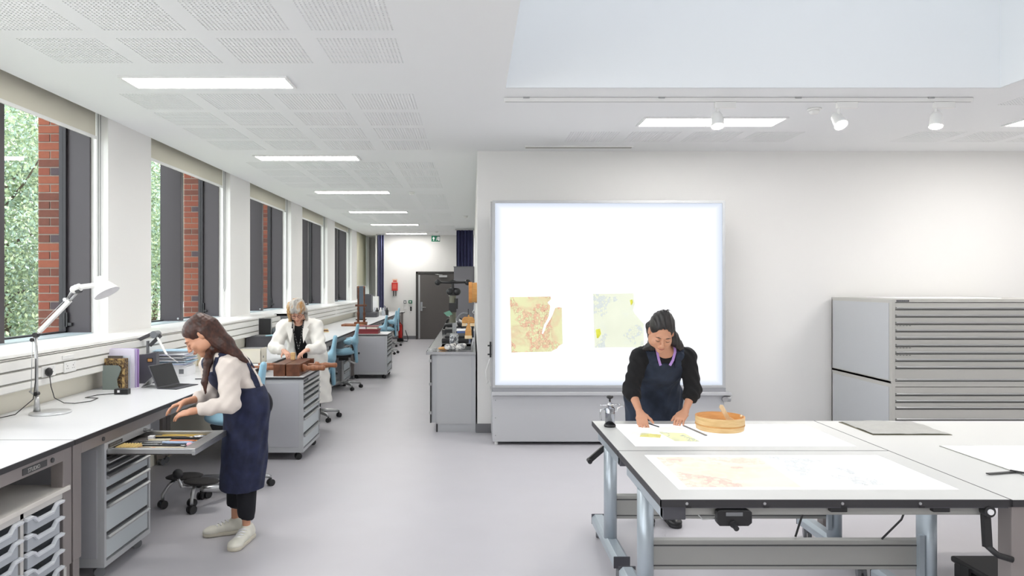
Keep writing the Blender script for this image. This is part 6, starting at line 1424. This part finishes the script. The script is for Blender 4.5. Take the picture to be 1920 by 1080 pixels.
# ============ woman in the white coat at the press
J = dict(side=A(1, 0, 0), hipw=.17, waistw=.15, chestw=.165, browm=M_hairG, pelvis=A(-1.84, 7.92, .88), waist=A(-1.85, 7.86, 1.0), chest=A(-1.86, 7.76, 1.14), neckbase=A(-1.865, 7.68, 1.235),
    head=A(-1.865, 7.585, 1.368), shL=A(-1.70, 7.72, 1.185), shR=A(-2.04, 7.72, 1.185), elL=A(-1.625, 7.56, .975), elR=A(-2.10, 7.56, .975), wrL=A(-1.70, 7.27, .975), wrR=A(-1.92, 7.28, .965),
    hipL=A(-1.75, 7.92, .84), hipR=A(-1.93, 7.92, .84), knL=A(-1.75, 7.92, .46), knR=A(-1.93, 7.92, .46), anL=A(-1.75, 7.95, .09), anR=A(-1.93, 7.95, .09), toeL=A(-1.74, 7.82, .03), toeR=A(-1.94, 7.82, .03))
J['R'] = head_basis((.10, -.80, -.58), (0, -.5, .85))
rootM = thing('person', (-1.85, 7.85, 0), 'older woman with glasses and a white coat working at the wooden press', 'person')
b_, h, tips = body(J, rootM, M_skinp, {'R': ((.62, -.72, -.35), (.1, -.2, -.95), (.3, -1, .2), .45, .4), 'L': ((-.50, -.75, -.40), (0, -.3, -.95), (-1, -.2, .2), .5, .4)}, .0055)
lo, hi = bounds(J, ['pelvis', 'waist', 'chest', 'neckbase'], .22); F = Field(lo, hi, .008); torso(F, J, .012, shoulders=False); part('black_top', F.mesh(), M_knit, rootM)
lo, hi = bounds(J, ['pelvis', 'knL', 'knR', 'anL', 'anR'], .15); lo[2] = .1; F = Field(lo, hi, .012); F.ell(J['pelvis'], (.18, .14, .13))
for q in 'LR': leg(F, J, q, .014)
part('trousers', F.mesh(), M_trous, rootM)
for q in 'LR': shoe(rootM, J['an'+q], J['toe'+q], M_bplast, M_rub)
lo, hi = bounds(J, ['pelvis', 'waist', 'chest', 'neckbase', 'shL', 'shR', 'elL', 'elR', 'wrL', 'wrR'], .24); lo[2] = .33; F = Field(lo, hi, .0075)
torso(F, J, .036); F.ecap(J['pelvis'], A(-1.81, 7.95, .34), (.215, .165), (.245, .19), J['side'], .05)
for q in 'LR': arm(F, J, q, .026, .70)
for q in 'LR': F.cap(J['sh'+q], J['el'+q], .074, .066, .02)
F.fold(lambda x, y, z: .004*np.sin(z*42+x*35+y*20)+.003*np.sin(x*70-z*45))
F.cut(lambda x, y, z: .345-z+0*x+0*y)
def vopen(x, y, z):       # the open front
    w = np.interp(z, [.3, .85, .95, 1.05, 1.2, 1.3], [.06, .06, .075, .06, .045, .05])
    return np.minimum(w-np.abs(x+1.862)+0*y, (7.80+(1.0-np.clip(z, .9, 1.3))*.35)-y+0*x)
F.cut(vopen); F.ell(J['neckbase']+A(0, -.03, .07), (.075, .09, .09), k=.01, mode='sub'); o = part('coat', F.mesh(), M_coat, rootM)
for sx in (-1, 1):
    mb = MB(); x0_ = -1.862; pts = [(x0_+sx*.05, 7.60, 1.26), (x0_+sx*.13, 7.615, 1.235), (x0_+sx*.10, 7.60, 1.19), (x0_+sx*.12, 7.61, 1.17), (x0_+sx*.07, 7.605, 1.02), (x0_+sx*.055, 7.60, 1.1)]
    mb.prism([(p[0], p[2]) for p in pts], 7.575, 7.583, 'xz', Matrix.Translation((0, 7.58, 1.14)) @ R(-.32, 4, 'X') @ Matrix.Translation((0, -7.58, -1.14))); part('lapel', mb, M_coat, o, .002)
M_lanb = mat('lanyard_black', (30, 30, 30), .6)
for sx in (-1, 1):
    lp = [(-1.865+sx*.002, 7.635, .96), (-1.865+sx*.03, 7.618, 1.08), (-1.865+sx*.055, 7.585, 1.19), (-1.865+sx*.058, 7.62, 1.27)]
    st = strap(lp, .015, .002, M_lanb, 'lanyard', rootM, (0, -1, .3))
    mb = MB()
    for k in range(12):
        u = k/11; i = min(2, int(u*3)); v_ = u*3-i; p = V(lp[i]).lerp(V(lp[i+1]), v_); mb.ball(p+V((0, -.002, 0)), .003, 6)
    part('printed_marks', mb, M_paper, st, kind='stuff')
H = J['head']; R_ = J['R']; F = Field(H-A(.17, .2, .2), H+A(.17, .2, .17), .0055)
F.ell(h(0, .015, .040), (.092, .106, .090), R_); F.ell(h(0, .04, -.045), (.096, .075, .09), R_, .02); F.ell(h(0, -.07, .06), (.065, .04, .032), R_, .02)
for sx in (-1,): F.ecap(h(sx*.082, -.01, .02), h(sx*.09, -.02, -.105), (.03, .022), (.022, .014), R_[:, 1], .02)
F.ell(h(0, -.09, -.050), (.060, .085, .088), R_, .008, 'sub')
F.fold(lambda x, y, z: .003*np.sin(x*150+z*60)+.002*np.sin(x*240-z*120+y*60)); o = part('hair', F.mesh(), M_hairG, rootM)
F = Field(H-A(.17, .2, .2), H+A(.17, .2, .17), .0055)
F.ecap(h(.078, -.015, .055), h(.092, -.02, -.105), (.042, .028), (.028, .018), R_[:, 1], .02); F.ecap(h(.075, .05, .05), h(.085, .05, -.09), (.04, .03), (.03, .02), R_[:, 1], .02)
F.fold(lambda x, y, z: .003*np.sin(x*150+z*60)+.002*np.sin(x*240-z*120+y*60))
part('ginger_hair', F.mesh(), ramp_mat('hair_ginger', [(.3, (150, 112, 72)), (.5, (196, 154, 96)), (.7, (206, 190, 164))], (1, 1, .3), .5, 20, 6, bump=.5), o, label='ginger blonde side of the hair')
mb = MB()
for sx in (-1, 1):
    mb.tube([h(sx*(.032+.021*math.cos(a)), -.104, -.002+.016*math.sin(a)) for a in np.linspace(0, 2*PI, 17)], .002, 6); mb.tube([h(sx*.053, -.104, .004), h(sx*.078, -.06, .004), h(sx*.08, .0, .0)], .002, 6)
mb.tube([h(-.011, -.104, .002), h(0, -.106, .005), h(.011, -.104, .002)], .002, 6); part('glasses', mb, mat('glasses_dark', (90, 40, 50), .3), rootM)
